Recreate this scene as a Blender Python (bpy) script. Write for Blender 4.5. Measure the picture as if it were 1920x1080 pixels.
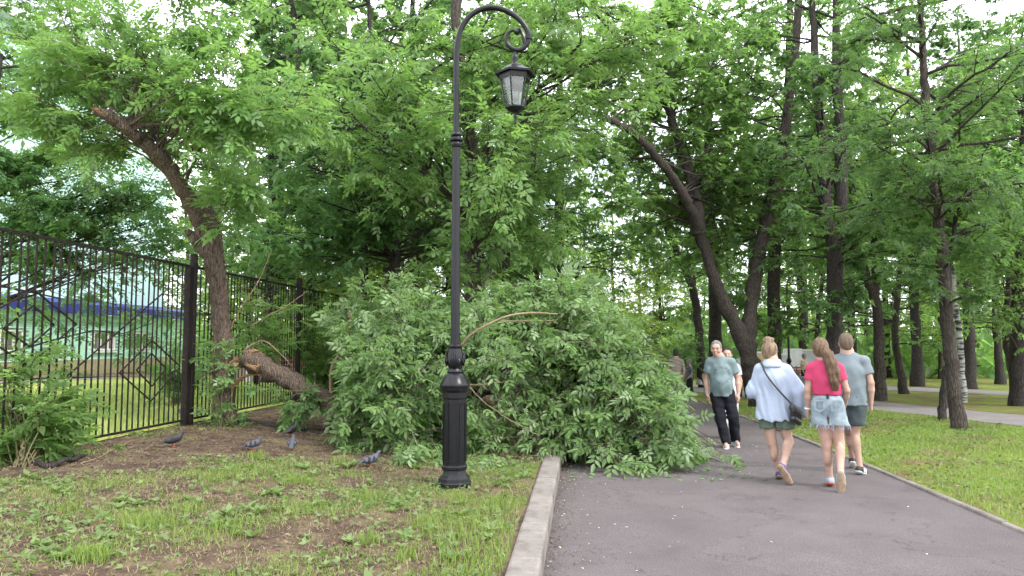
import bpy, bmesh, math, random
import numpy as np
from mathutils import Vector, Matrix
R = math.radians
rng = np.random.default_rng(11)
random.seed(5)
scene = bpy.context.scene
C = scene.collection
for o in list(bpy.data.objects): bpy.data.objects.remove(o)

# ---------------------------------------------------------------- camera
FPX, CX, CY, CAMZ, PITCH = 1400.0, 960.0, 540.0, 1.62, math.atan(103 / 1400.0)
cam_d = bpy.data.cameras.new('camera'); cam = bpy.data.objects.new('camera', cam_d); C.objects.link(cam)
cam.location = (0, 0, CAMZ); cam.rotation_euler = (R(90) + PITCH, 0, 0)
cam_d.sensor_width = 36; cam_d.lens = FPX / 1920 * 36; cam_d.clip_end = 2000; cam_d.clip_start = 0.05
scene.camera = cam

# ---------------------------------------------------------------- sky, sun, exposure
SUN_EL, SUN_AZ = R(48), R(128)      # azimuth from +Y towards +X
world = bpy.data.worlds.new('World'); scene.world = world; world.use_nodes = True
wn, wl = world.node_tree.nodes, world.node_tree.links
bg = wn['Background']
sky = wn.new('ShaderNodeTexSky'); sky.sky_type = 'NISHITA'; sky.sun_disc = False
sky.sun_elevation = SUN_EL; sky.sun_rotation = SUN_AZ; sky.air_density = 1.0; sky.dust_density = 2.0
tc = wn.new('ShaderNodeTexCoord'); nz = wn.new('ShaderNodeTexNoise'); nz.inputs['Scale'].default_value = 2.2
nz.inputs['Detail'].default_value = 6
cr = wn.new('ShaderNodeValToRGB'); cr.color_ramp.elements[0].position = .28; cr.color_ramp.elements[1].position = .55
mx = wn.new('ShaderNodeMix'); mx.data_type = 'RGBA'
wl.new(tc.outputs['Generated'], nz.inputs['Vector']); wl.new(nz.outputs['Fac'], cr.inputs['Fac'])
wl.new(cr.outputs['Color'], mx.inputs['Factor']); wl.new(sky.outputs['Color'], mx.inputs['A'])
mx.inputs['B'].default_value = (15.0, 15.4, 16.0, 1)
wl.new(mx.outputs['Result'], bg.inputs['Color']); bg.inputs['Strength'].default_value = 0.15
sun_d = bpy.data.lights.new('sun', 'SUN'); sun = bpy.data.objects.new('sun', sun_d); C.objects.link(sun)
sun_d.energy = 2.2; sun_d.angle = R(12); sun_d.color = (1, .96, .9)
sdir = Vector((math.sin(SUN_AZ) * math.cos(SUN_EL), math.cos(SUN_AZ) * math.cos(SUN_EL), math.sin(SUN_EL)))
sun.rotation_euler = sdir.to_track_quat('Z', 'Y').to_euler()
scene.view_settings.view_transform = 'Standard'; scene.view_settings.look = 'None'
scene.view_settings.exposure = 0.82; scene.view_settings.gamma = 1.0; scene.view_settings.use_curve_mapping = False
scene.render.engine = 'CYCLES'
cy = scene.cycles
cy.use_denoising = True; cy.denoiser = 'OPENIMAGEDENOISE'
cy.max_bounces = 6; cy.diffuse_bounces = 3; cy.transmission_bounces = 4; cy.transparent_max_bounces = 20; cy.glossy_bounces = 2
cy.use_adaptive_sampling = True; cy.adaptive_threshold = .04
cy.sample_clamp_indirect = 6

# ---------------------------------------------------------------- helpers
_c, _s = math.cos(PITCH), math.sin(PITCH)
def ray(px, py):
    xc, yc = (px - CX) / FPX, (CY - py) / FPX
    d = np.array([xc, _c - yc * _s, _s + yc * _c]); return d / d[1]
def P(px, py, Y): return np.array([0, 0, CAMZ]) + ray(px, py) * Y
A = math.atan(131 / 1400.0)                       # the path runs this much to the right of the view axis
EU, EV = np.array([math.sin(A), math.cos(A)]), np.array([math.cos(A), -math.sin(A)])
def W(u, v, z=0.0): q = EU * u + EV * v; return np.array([q[0], q[1], z])
def sst(a, b, x):
    t = np.clip((np.asarray(x, float) - a) / (b - a), 0, 1); return t * t * (3 - 2 * t)
KV0, KV1, PR = -0.5, -0.285, 3.72                 # kerb outer and inner face, right edge of path
def dip(u): return -0.6 * sst(8, 44, u)
def wob(x, y): return .5 * np.sin(1.3 * x + .7 * y + 1) + .3 * np.sin(2.9 * x - 1.9 * y) + .2 * np.sin(5.1 * y + 3.3 * x + 2)
def gz(x, y):
    x = np.asarray(x, float); y = np.asarray(y, float)
    u = x * EU[0] + y * EU[1]; v = x * EV[0] + y * EV[1]
    left = .14 + .16 * sst(.6, 5.5, -v) + .018 * wob(x, y) * sst(.5, 1.5, -v) + dip(u) * sst(18, 44, u)
    right = dip(u) + .015 + .02 * wob(x, y) * sst(4.2, 6, v)
    return np.where(v < -.38, left, np.where(v > PR, right, dip(u)))
def G(px, py):
    r = ray(px, py); t = np.linspace(2, 90, 4400)
    z = CAMZ + r[2] * t; g = gz(r[0] * t, t)
    k = np.argmax(z < g); Y = t[k] if (z < g).any() else 90
    return np.array([r[0] * Y, Y, float(gz(r[0] * Y, Y))])

def link(name, me, mat=None, parent=None):
    o = bpy.data.objects.new(name, me); C.objects.link(o)
    if mat is not None and me is not None and not me.materials: me.materials.append(mat)
    if parent is not None: o.parent = parent
    return o
def empty(name, loc, rz=0.0):
    o = bpy.data.objects.new(name, None); C.objects.link(o); o.location = loc; o.rotation_euler = (0, 0, rz); return o
def tag(o, label=None, cat=None, group=None, kind=None):
    if label: o['label'] = label
    if cat: o['category'] = cat
    if group: o['group'] = group
    if kind: o['kind'] = kind
    return o
def mesh_np(name, V, F, smooth=False):
    """F: (n,k) array or list of such arrays"""
    V = np.ascontiguousarray(V, np.float32); Fs = F if isinstance(F, list) else [F]
    Fs = [np.asarray(f, np.int32) for f in Fs if len(f)]
    me = bpy.data.meshes.new(name); me.vertices.add(len(V)); me.vertices.foreach_set('co', V.ravel())
    loops = np.concatenate([f.ravel() for f in Fs]); tot = np.concatenate([np.full(len(f), f.shape[1], np.int32) for f in Fs])
    st = np.concatenate([[0], np.cumsum(tot)[:-1]]).astype(np.int32)
    me.loops.add(len(loops)); me.loops.foreach_set('vertex_index', loops)
    me.polygons.add(len(tot)); me.polygons.foreach_set('loop_start', st)
    me.update(calc_edges=True)
    if smooth: me.polygons.foreach_set('use_smooth', np.ones(len(tot), bool))
    return me
class MB:
    """collects simple shapes into one mesh"""
    def __init__(s): s.V = []; s.F = []; s.n = 0
    def add(s, V, F):
        s.V.append(np.asarray(V, float)); s.F += [tuple(i + s.n for i in f) for f in F]; s.n += len(V); return s
    def box(s, c, h, Rm=None):
        V = np.array([[x, y, z] for x in (-1, 1) for y in (-1, 1) for z in (-1, 1)], float) * np.array(h)
        if Rm is not None: V = V @ np.array(Rm).T
        return s.add(V + np.array(c), [(0, 1, 3, 2), (4, 6, 7, 5), (0, 4, 5, 1), (2, 3, 7, 6), (0, 2, 6, 4), (1, 5, 7, 3)])
    def bar(s, a, b, w, d, up=(0, 0, 1)):
        a = np.array(a, float); b = np.array(b, float); t = b - a; L = np.linalg.norm(t); t /= L
        up = np.array(up, float); x = np.cross(t, up)
        if np.linalg.norm(x) < 1e-4: x = np.cross(t, (0, 1, 0))
        x /= np.linalg.norm(x); y = np.cross(x, t)
        return s.box((a + b) / 2, (w / 2, d / 2, L / 2), np.stack([x, y, t], 1))
    def tube(s, pts, r, n=10, cap=True):
        pts = np.asarray(pts, float); r = np.broadcast_to(np.asarray(r, float), (len(pts),))
        V, F = tubes(pts[None], r[None], n)
        s.add(V, [tuple(f) for f in F])
        if cap:
            k = s.n - len(V); s.F.append(tuple(k + i for i in range(n))[::-1]); s.F.append(tuple(k + (len(pts) - 1) * n + i for i in range(n)))
        return s
    def lathe(s, prof, n=24, c=(0, 0, 0), rot=0.0, mod=None):
        a = np.arange(n) / n * 2 * np.pi + rot
        V = []
        for r, z in prof:
            rr = r * (mod(a) if mod else 1.0); V.append(np.stack([rr * np.cos(a), rr * np.sin(a), np.full(n, z)], 1))
        V = np.concatenate(V) + np.array(c)
        F = [(i * n + j, i * n + (j + 1) % n, (i + 1) * n + (j + 1) % n, (i + 1) * n + j) for i in range(len(prof) - 1) for j in range(n)]
        F += [tuple(range(n))[::-1], tuple((len(prof) - 1) * n + j for j in range(n))]
        return s.add(V, F)
    def build(s, name, mat, parent=None, smooth=False, bevel=0):
        me = bpy.data.meshes.new(name); me.from_pydata(np.concatenate(s.V).tolist(), [], s.F); me.update()
        if smooth:
            me.polygons.foreach_set('use_smooth', np.ones(len(me.polygons), bool))
            me.set_sharp_from_angle(angle=R(38)) if hasattr(me, 'set_sharp_from_angle') else None
        o = link(name, me, mat, parent)
        if bevel:
            m = o.modifiers.new('b', 'BEVEL'); m.width = bevel; m.segments = 2; m.limit_method = 'ANGLE'
        return o
def frames(T):
    """perpendicular axes to unit tangents (...,3)"""
    ref = np.where(np.abs(T[..., 2:3]) > .9, np.array([1., 0, 0]), np.array([0, 0, 1.]))
    x = np.cross(T, ref); x /= np.linalg.norm(x, axis=-1, keepdims=True) + 1e-9
    return x, np.cross(T, x)
def tubes(Pts, Rd, n, rough=0.0):
    """N curves of K points -> quads"""
    N, K, _ = Pts.shape
    T = np.gradient(Pts, axis=1); T /= np.linalg.norm(T, axis=-1, keepdims=True) + 1e-9
    x, y = frames(T)
    for i in range(1, K):                      # keep the frames from flipping
        x[:, i] = x[:, i - 1] - T[:, i] * (x[:, i - 1] * T[:, i]).sum(-1, keepdims=True); x[:, i] /= np.linalg.norm(x[:, i], axis=-1, keepdims=True) + 1e-9
        y[:, i] = np.cross(T[:, i], x[:, i])
    a = np.arange(n) / n * 2 * np.pi
    rr = Rd[..., None] * (1 + rough * rng.uniform(-1, 1, (N, K, n)))
    V = Pts[:, :, None] + rr[..., None] * (np.cos(a)[:, None] * x[:, :, None] + np.sin(a)[:, None] * y[:, :, None])
    i, k, j = np.meshgrid(np.arange(N), np.arange(K - 1), np.arange(n), indexing='ij')
    b = i * K * n; j2 = (j + 1) % n
    F = np.stack([b + k * n + j, b + k * n + j2, b + (k + 1) * n + j2, b + (k + 1) * n + j], -1).reshape(-1, 4)
    return V.reshape(-1, 3), F
def resample(pts, n):
    pts = np.asarray(pts, float); m = len(pts)
    # Catmull-Rom through the points
    q = np.concatenate([[2 * pts[0] - pts[1]], pts, [2 * pts[-1] - pts[-2]]])
    t = np.linspace(0, m - 1 - 1e-6, n); i = t.astype(int); f = (t - i)[:, None]
    p0, p1, p2, p3 = q[i], q[i + 1], q[i + 2], q[i + 3]
    return .5 * (2 * p1 + (p2 - p0) * f + (2 * p0 - 5 * p1 + 4 * p2 - p3) * f ** 2 + (3 * p1 - p0 - 3 * p2 + p3) * f ** 3)
def unit(v): return v / (np.linalg.norm(v, axis=-1, keepdims=True) + 1e-9)
def copy_tree(o, parent=None):
    c = o.copy(); C.objects.link(c); c.parent = parent
    for ch in o.children: copy_tree(ch, c)
    return c

# ---------------------------------------------------------------- materials
def mat(name, col=(.5, .5, .5), rough=.7, metal=0, spec=.4, var=None, scale=5.0, vec=(1, 1, 1), bump=0.0, bscale=None, detail=6, coat=0, lo=.35, hi=.65):
    m = bpy.data.materials.new(name); m.use_nodes = True; n, l = m.node_tree.nodes, m.node_tree.links
    b = n['Principled BSDF']; b.inputs['Base Color'].default_value = (*col, 1); b.inputs['Roughness'].default_value = rough
    b.inputs['Metallic'].default_value = metal; b.inputs['Specular IOR Level'].default_value = spec
    if coat: b.inputs['Coat Weight'].default_value = coat
    if var is not None or bump:
        t = n.new('ShaderNodeTexCoord'); mp = n.new('ShaderNodeMapping'); mp.inputs['Scale'].default_value = vec
        l.new(t.outputs['Object'], mp.inputs['Vector'])
        if var is not None:
            x = n.new('ShaderNodeTexNoise'); x.inputs['Scale'].default_value = scale; x.inputs['Detail'].default_value = detail
            x.inputs['Roughness'].default_value = .65
            r = n.new('ShaderNodeValToRGB'); r.color_ramp.elements[0].position = lo; r.color_ramp.elements[1].position = hi
            r.color_ramp.elements[0].color = (*col, 1); r.color_ramp.elements[1].color = (*var, 1)
            l.new(mp.outputs[0], x.inputs['Vector']); l.new(x.outputs['Fac'], r.inputs['Fac']); l.new(r.outputs[0], b.inputs['Base Color'])
        if bump:
            y = n.new('ShaderNodeTexNoise'); y.inputs['Scale'].default_value = bscale or scale * 4; y.inputs['Detail'].default_value = 5
            l.new(mp.outputs[0], y.inputs['Vector'])
            bm = n.new('ShaderNodeBump'); bm.inputs['Strength'].default_value = bump; bm.inputs['Distance'].default_value = .02
            l.new(y.outputs['Fac'], bm.inputs['Height']); l.new(bm.outputs[0], b.inputs['Normal'])
    return m
def nodes_of(m): return m.node_tree.nodes, m.node_tree.links, m.node_tree.nodes['Principled BSDF']
def leaf_mat(name, c1, c2, under, trans=(.22, .42, .03), tw=.4, rough=.45):
    m = bpy.data.materials.new(name); m.use_nodes = True; n, l = m.node_tree.nodes, m.node_tree.links
    b = n['Principled BSDF']; b.inputs['Roughness'].default_value = rough; b.inputs['Specular IOR Level'].default_value = .35
    g = n.new('ShaderNodeNewGeometry'); r = n.new('ShaderNodeValToRGB')
    r.color_ramp.elements[0].color = (*c1, 1); r.color_ramp.elements[1].color = (*c2, 1)
    l.new(g.outputs['Random Per Island'], r.inputs['Fac'])
    x = n.new('ShaderNodeMix'); x.data_type = 'RGBA'; x.inputs['B'].default_value = (*under, 1)
    l.new(g.outputs['Backfacing'], x.inputs['Factor']); l.new(r.outputs[0], x.inputs['A'])
    oi = n.new('ShaderNodeObjectInfo'); hs = n.new('ShaderNodeHueSaturation')
    mr = n.new('ShaderNodeMapRange'); mr.inputs['To Min'].default_value = .8; mr.inputs['To Max'].default_value = 1.2
    mh = n.new('ShaderNodeMapRange'); mh.inputs['To Min'].default_value = .485; mh.inputs['To Max'].default_value = .515
    l.new(oi.outputs['Random'], mr.inputs['Value']); l.new(oi.outputs['Random'], mh.inputs['Value'])
    l.new(mr.outputs[0], hs.inputs['Value']); l.new(mh.outputs[0], hs.inputs['Hue'])
    l.new(x.outputs['Result'], hs.inputs['Color']); l.new(hs.outputs[0], b.inputs['Base Color'])
    t = n.new('ShaderNodeBsdfTranslucent'); t.inputs['Color'].default_value = (*trans, 1)
    ms = n.new('ShaderNodeMixShader'); ms.inputs['Fac'].default_value = tw
    l.new(b.outputs[0], ms.inputs[1]); l.new(t.outputs[0], ms.inputs[2]); l.new(ms.outputs[0], n['Material Output'].inputs['Surface'])
    return m
def bark_mat(name, c1, c2, sc=1.0, bump=.9):
    m = mat(name, c1, .9, spec=.15); n, l, b = nodes_of(m)
    t = n.new('ShaderNodeTexCoord'); mp = n.new('ShaderNodeMapping'); mp.inputs['Scale'].default_value = (20 * sc, 20 * sc, 2.6 * sc)
    l.new(t.outputs['Object'], mp.inputs['Vector'])
    x = n.new('ShaderNodeTexNoise'); x.inputs['Scale'].default_value = 1.6; x.inputs['Detail'].default_value = 8; x.inputs['Roughness'].default_value = .7
    v = n.new('ShaderNodeTexVoronoi'); v.feature = 'DISTANCE_TO_EDGE'; v.inputs['Scale'].default_value = 2.6
    mxn = n.new('ShaderNodeMix'); mxn.data_type = 'RGBA'; mxn.inputs['Factor'].default_value = .25
    l.new(mp.outputs[0], x.inputs['Vector']); l.new(mp.outputs[0], mxn.inputs['A']); l.new(x.outputs['Color'], mxn.inputs['B']); l.new(mxn.outputs['Result'], v.inputs['Vector'])
    ma = n.new('ShaderNodeMath'); ma.operation = 'MULTIPLY_ADD'; ma.inputs[1].default_value = 1.3
    l.new(v.outputs['Distance'], ma.inputs[0]); l.new(x.outputs['Fac'], ma.inputs[2])
    r = n.new('ShaderNodeValToRGB'); r.color_ramp.elements[0].position = .42; r.color_ramp.elements[1].position = .85
    r.color_ramp.elements[0].color = (*c1, 1); r.color_ramp.elements[1].color = (*c2, 1)
    l.new(ma.outputs[0], r.inputs['Fac']); l.new(r.outputs[0], b.inputs['Base Color'])
    bm = n.new('ShaderNodeBump'); bm.inputs['Strength'].default_value = bump; bm.inputs['Distance'].default_value = .03
    l.new(ma.outputs[0], bm.inputs['Height']); l.new(bm.outputs[0], b.inputs['Normal'])
    return m
M = {}
M['bark'] = bark_mat('bark', (.022, .018, .016), (.092, .077, .066))
M['bark_warm'] = bark_mat('bark_warm', (.035, .026, .02), (.165, .125, .098))
M['bark_dark'] = bark_mat('bark_dark', (.018, .015, .014), (.07, .06, .055))
M['stem'] = mat('green_stem', (.13, .12, .05), .7, var=(.09, .07, .04), scale=12)
M['twig'] = mat('twig', (.24, .175, .115), .75, var=(.14, .095, .06), scale=12)
M['wood_raw'] = mat('wood_raw', (.34, .2, .1), .85, var=(.16, .09, .045), scale=6, vec=(1, 6, 6), bump=.6)
M['wood_old'] = mat('weathered_wood', (.2, .12, .065), .85, var=(.09, .05, .03), scale=8, vec=(1, 6, 6), bump=.6)
M['birch'] = mat('birch', (.5, .49, .46), .75, var=(.04, .04, .04), scale=3, vec=(1, 1, 5), lo=.46, hi=.58)
M['leaf_bright'] = leaf_mat('leaf_bright', (.075, .155, .04), (.155, .26, .078), (.19, .28, .13), (.25, .44, .09), .45)
M['leaf_fallen'] = leaf_mat('leaf_fallen', (.08, .165, .05), (.175, .295, .105), (.235, .34, .18), (.22, .4, .08), .33, .4)
M['leaf_mid'] = leaf_mat('leaf_mid', (.055, .12, .036), (.13, .215, .07), (.14, .21, .09), (.26, .47, .1), .5)
M['leaf_dark'] = leaf_mat('leaf_dark', (.046, .105, .038), (.1, .175, .064), (.11, .17, .08), (.2, .38, .085), .45)
M['leaf_yellow'] = leaf_mat('leaf_yellow', (.18, .29, .05), (.31, .42, .1), (.28, .37, .12), (.44, .62, .1), .5)
M['leaf_grey'] = leaf_mat('leaf_grey', (.05, .1, .055), (.1, .16, .09), (.12, .18, .1), (.1, .2, .05), .2)
M['metal_black'] = mat('metal_black', (.005, .005, .007), .3, spec=.28, var=(.009, .009, .011), scale=30, bump=.04, bscale=60)
M['fence'] = mat('fence_paint', (.012, .01, .01), .65, spec=.15, var=(.045, .025, .017), scale=14, lo=.5, hi=.8, bump=.2)
M['glass'] = mat('glass', (.9, .95, .93), .08, spec=.5)
n_, l_, b_ = nodes_of(M['glass'])
tr_ = n_.new('ShaderNodeBsdfTransparent'); tr_.inputs['Color'].default_value = (.93, .96, .95, 1); gl_ = n_.new('ShaderNodeBsdfGlossy'); gl_.inputs['Roughness'].default_value = .12
ms_ = n_.new('ShaderNodeMixShader'); ms_.inputs['Fac'].default_value = .07
l_.new(tr_.outputs[0], ms_.inputs[1]); l_.new(gl_.outputs[0], ms_.inputs[2]); l_.new(ms_.outputs[0], n_['Material Output'].inputs['Surface'])
# ================================================================ the ground
def noise_mix(m, colors, scale, pos, detail=8, vec=(1, 1, 1), bump=.5, bscale=40):
    n, l, b = nodes_of(m)
    t = n.new('ShaderNodeTexCoord'); mp = n.new('ShaderNodeMapping'); mp.inputs['Scale'].default_value = vec
    l.new(t.outputs['Object'], mp.inputs['Vector'])
    x = n.new('ShaderNodeTexNoise'); x.inputs['Scale'].default_value = scale; x.inputs['Detail'].default_value = detail; x.inputs['Roughness'].default_value = .7
    l.new(mp.outputs[0], x.inputs['Vector'])
    r = n.new('ShaderNodeValToRGB'); e = r.color_ramp.elements
    while len(e) < len(colors): e.new(.5)
    for k, (c, p) in enumerate(zip(colors, pos)): e[k].position = p; e[k].color = (*c, 1)
    l.new(x.outputs['Fac'], r.inputs['Fac']); l.new(r.outputs[0], b.inputs['Base Color'])
    y = n.new('ShaderNodeTexNoise'); y.inputs['Scale'].default_value = bscale; y.inputs['Detail'].default_value = 4; l.new(mp.outputs[0], y.inputs['Vector'])
    bm = n.new('ShaderNodeBump'); bm.inputs['Strength'].default_value = bump; bm.inputs['Distance'].default_value = .03
    l.new(y.outputs['Fac'], bm.inputs['Height']); l.new(bm.outputs[0], b.inputs['Normal'])
    return m
SOIL = (.055, .036, .027); SOIL2 = (.09, .062, .047); DRY = (.15, .115, .072); GRN = (.11, .16, .03); GRN2 = (.17, .24, .04)
M['soil'] = noise_mix(mat('soil', rough=.95, spec=.1), [SOIL, SOIL2, DRY, GRN], 3.0, [.3, .47, .58, .68], bump=1.0, bscale=60)
M['lawn_right'] = noise_mix(mat('lawn_right', rough=.95, spec=.1), [(.09, .065, .04), (.14, .115, .05), (.13, .17, .035), (.18, .23, .05)], .9, [.3, .42, .52, .68], bump=.8, bscale=50)
M['litter_lawn'] = noise_mix(mat('litter_lawn', rough=.95, spec=.1), [(.1, .07, .045), (.15, .12, .055), (.13, .16, .035), (.18, .22, .045)], 1.3, [.3, .45, .56, .7], bump=.8, bscale=50)
M['lawn_sun_tint'] = noise_mix(mat('lawn_sun_tint', rough=.9, spec=.1), [(.26, .28, .09), (.34, .38, .11), (.41, .45, .13)], 1.2, [.3, .45, .65], bump=.8, bscale=40)  # fenced lawn: sunshine put into the base colour, hence so pale
M['asphalt'] = noise_mix(mat('asphalt', rough=.88, spec=.25), [(.08, .067, .069), (.1, .086, .088), (.121, .105, .106)], 1.1, [.3, .5, .72], detail=10, bump=.35, bscale=220)
def asphalt_detail(m):
    n, l, b = nodes_of(m); src = b.inputs['Base Color'].links[0].from_socket; t = n.new('ShaderNodeTexCoord')
    g1 = n.new('ShaderNodeTexNoise'); g1.inputs['Scale'].default_value = 85; g1.inputs['Detail'].default_value = 3; l.new(t.outputs['Object'], g1.inputs['Vector'])
    r1 = n.new('ShaderNodeMapRange'); r1.inputs['From Min'].default_value = .3; r1.inputs['From Max'].default_value = .7; r1.inputs['To Min'].default_value = .62; r1.inputs['To Max'].default_value = 1.4; l.new(g1.outputs['Fac'], r1.inputs['Value'])
    g2 = n.new('ShaderNodeTexNoise'); g2.inputs['Scale'].default_value = .55; g2.inputs['Detail'].default_value = 9; g2.inputs['Roughness'].default_value = .6; l.new(t.outputs['Object'], g2.inputs['Vector'])
    s1 = n.new('ShaderNodeMath'); s1.operation = 'SUBTRACT'; s1.inputs[1].default_value = .5; l.new(g2.outputs['Fac'], s1.inputs[0]); s2 = n.new('ShaderNodeMath'); s2.operation = 'ABSOLUTE'; l.new(s1.outputs[0], s2.inputs[0])
    r2 = n.new('ShaderNodeMapRange'); r2.inputs['From Min'].default_value = 0; r2.inputs['From Max'].default_value = .004; r2.inputs['To Min'].default_value = .55; r2.inputs['To Max'].default_value = 1; l.new(s2.outputs[0], r2.inputs['Value'])
    mu = n.new('ShaderNodeMath'); mu.operation = 'MULTIPLY'; l.new(r1.outputs[0], mu.inputs[0]); l.new(r2.outputs[0], mu.inputs[1])
    mm = n.new('ShaderNodeMix'); mm.data_type = 'RGBA'; mm.blend_type = 'MULTIPLY'; mm.inputs['Factor'].default_value = 1; l.new(src, mm.inputs['A']); l.new(mu.outputs[0], mm.inputs['B']); l.new(mm.outputs['Result'], b.inputs['Base Color'])
asphalt_detail(M['asphalt'])
M['asphalt_grey'] = noise_mix(mat('asphalt_grey', rough=.9, spec=.2), [(.16, .145, .145), (.21, .19, .19)], 1.5, [.35, .65], bump=.3, bscale=150)
M['kerb'] = noise_mix(mat('kerbstone', rough=.9, spec=.2), [(.11, .095, .085), (.19, .17, .155), (.265, .24, .222)], 3.2, [.3, .5, .7], bump=.5, bscale=90)

def sheet(name, us, vs, zf, m, kind='structure'):
    U, Vv = np.meshgrid(us, vs, indexing='ij'); x = U * EU[0] + Vv * EV[0]; y = U * EU[1] + Vv * EV[1]
    Z = zf(U, Vv, x, y); V = np.stack([x, y, Z], -1).reshape(-1, 3); nu, nv = len(us), len(vs)
    i, j = np.meshgrid(np.arange(nu - 1), np.arange(nv - 1), indexing='ij'); k = i * nv + j
    F = np.stack([k, k + nv, k + nv + 1, k + 1], -1).reshape(-1, 4)[:, ::-1]
    o = link(name, mesh_np(name, V, F, True), m); o['kind'] = kind; return o
us = np.concatenate([np.arange(-10, 45, .4), np.arange(45, 120, 4), [150, 250, 500]])
vl = np.concatenate([[-500, -200, -90, -60], np.arange(-40, -8, 2), np.arange(-8, -.5, .2), [-.4]])
sheet('ground', us, vl, lambda u, v, x, y: gz(x, y), M['soil'])
vr = np.concatenate([[-.4], np.arange(0, 3.7, .6), [3.73]])
sheet('path', us[us < 130], vr, lambda u, v, x, y: dip(u) + .004 * wob(x * .6, y * .6), M['asphalt'])
vR = np.concatenate([[3.74], np.arange(4, 12, .25), np.arange(12, 40, 1.5), [60, 90, 200, 500]])
sheet('lawn', us, vR, lambda u, v, x, y: gz(x, y) , M['lawn_right'])

def strip(name, left, right, m, dz, n=40):
    """a ground-following sheet between two polylines of (x, y)"""
    Lp = resample(np.c_[np.array(left, float), np.zeros(len(left))], n); Rp = resample(np.c_[np.array(right, float), np.zeros(len(right))], n)
    k = 8; V = np.stack([Lp + (Rp - Lp) * t for t in np.linspace(0, 1, k)], 1).reshape(-1, 3)
    V[:, 2] = gz(V[:, 0], V[:, 1]) + dz
    i, j = np.meshgrid(np.arange(n - 1), np.arange(k - 1), indexing='ij'); a = i * k + j
    F = np.stack([a, a + k, a + k + 1, a + 1], -1).reshape(-1, 4)[:, ::-1]
    o = link(name, mesh_np(name, V, F, True), m); o['kind'] = 'structure'; return o
strip('side_path', [(11.2, 6), (10.35, 14.5), (9.5, 20.2), (7.0, 36), (5.5, 46)], [(14, 6), (12.85, 15), (11.6, 23.5), (9.6, 36), (8.2, 46)], M['asphalt_grey'], .012)
strip('far_path', [(21.5, 22), (18.6, 29.5), (16.4, 34), (12, 42)], [(25, 24), (21.4, 32.5), (18.6, 38), (14, 46)], M['asphalt_grey'], .012)
strip('litter_ground', [(12.9, 6), (12.93, 15), (11.7, 23.5), (9.8, 35)], [(22, 20), (18.4, 29.5), (16.2, 34), (11.7, 42)], M['litter_lawn'], .006)
BV = -20.6
strip('fenced_lawn', [tuple(W(q_, BV + 1.6)[:2]) for q_ in (2, 14, 30, 48)], [(W(2, -6.42)[0], W(2, -6.42)[1]), (W(14, -6.42)[0], W(14, -6.42)[1]), (W(22, -6.42)[0], W(22, -6.42)[1]), (W(48, -6.42)[0], W(48, -6.42)[1])], M['lawn_sun_tint'], .012)

# kerbs: one stone after another
def kerb(name, u0, u1, L, v0, v1, zt, zb, m, gap=.008):
    k = empty(name, (0, 0, 0)); k['kind'] = 'structure'
    mb = MB(); mb.box((0, 0, 0), (L / 2 - gap / 2, (v1 - v0) / 2, (zt - zb) / 2)); base = mb.build('kerbstone', m, k, bevel=.022)
    u = u0; first = True
    while u < u1:
        o = base if first else base.copy()
        if not first: C.objects.link(o); o.parent = k
        first = False
        o.location = W(u + L / 2, (v0 + v1) / 2 + random.uniform(-.004, .004), (zt + zb) / 2 + float(dip(u + L / 2)) + random.uniform(-.006, .006))
        o.rotation_euler = (random.uniform(-.006, .006), random.uniform(-.004, .004), R(90) - A + random.uniform(-.003, .003))
        u += L
    return k
kerb('kerb', 2.2, 26, 1.0, KV0, KV1, .175, -.12, M['kerb'])
kerb('path_edging', 2.2, 40, 1.0, PR, PR + .075, .03, -.15, M['kerb'])

# ================================================================ the green brick building behind the fence
M['mint'] = noise_mix(mat('mint_paint', rough=.85, spec=.2), [(.42, .72, .58), (.5, .79, .66)], 1.5, [.35, .65], bump=.3, bscale=30)
M['mint_pale'] = noise_mix(mat('pale_mint_wall', rough=.85, spec=.2), [(.5, .72, .72), (.58, .78, .78)], .5, [.35, .65], bump=.1)
M['plinth'] = noise_mix(mat('plinth_brick', rough=.9), [(.28, .25, .14), (.38, .33, .2)], 2.5, [.35, .65], bump=.4)
M['blue_roof'] = mat('blue_sheet_metal', (.03, .042, .2), .5, metal=.1)
M['white_paint'] = mat('white_paint', (.72, .72, .7), .6, var=(.6, .6, .58), scale=6)
M['pane'] = mat('dark_pane', (.05, .055, .055), .12, spec=.6, var=(.16, .15, .13), scale=2)
M['curtain'] = mat('curtain', (.3, .27, .23), .9, var=(.22, .2, .17), scale=8, vec=(6, 1, 1))
BV = -20.6
def BP(px, py):
    r = ray(px, py); t = BV / (r[0] * EV[0] + r[1] * EV[1]); p = r * t; return p[0] * EU[0] + p[1] * EU[1], CAMZ + p[2]
A0, A1 = W(14, BV), W(BP(347, 500)[0] + .3, BV)        # foot of the facade
wd = unit(A1 - A0); wn2 = np.array([wd[1], -wd[0], 0])                  # wn2 faces the camera side
LW = np.linalg.norm(A1 - A0); zg = .3
bld = empty('brick_building', (*A0[:2], zg), math.atan2(wd[1], wd[0]))
tag(bld, 'mint green painted brick building with blue sheet roof edge seen through the fence', 'building')
def bpart(name, m, boxes, bevel=0, parent=bld, kind=None):
    mb = MB()
    for (x0, x1, y0, y1, z0, z1) in boxes: mb.box(((x0 + x1) / 2, (y0 + y1) / 2, (z0 + z1) / 2), ((x1 - x0) / 2, (y1 - y0) / 2, (z1 - z0) / 2))
    o = mb.build(name, m, parent, bevel=bevel)
    if kind: o['kind'] = kind
    return o
HB = BP(170, 592)[1] - zg
wins = []
for a, b in ((2, 46), (178, 219), (244, 281)):
    ua, ub = BP(a, 630)[0] - 14, BP(b, 630)[0] - 14; wins.append(((ua + ub) / 2, ub - ua))
for x in (2, 5.5): wins.append((x, 1.9))
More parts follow.
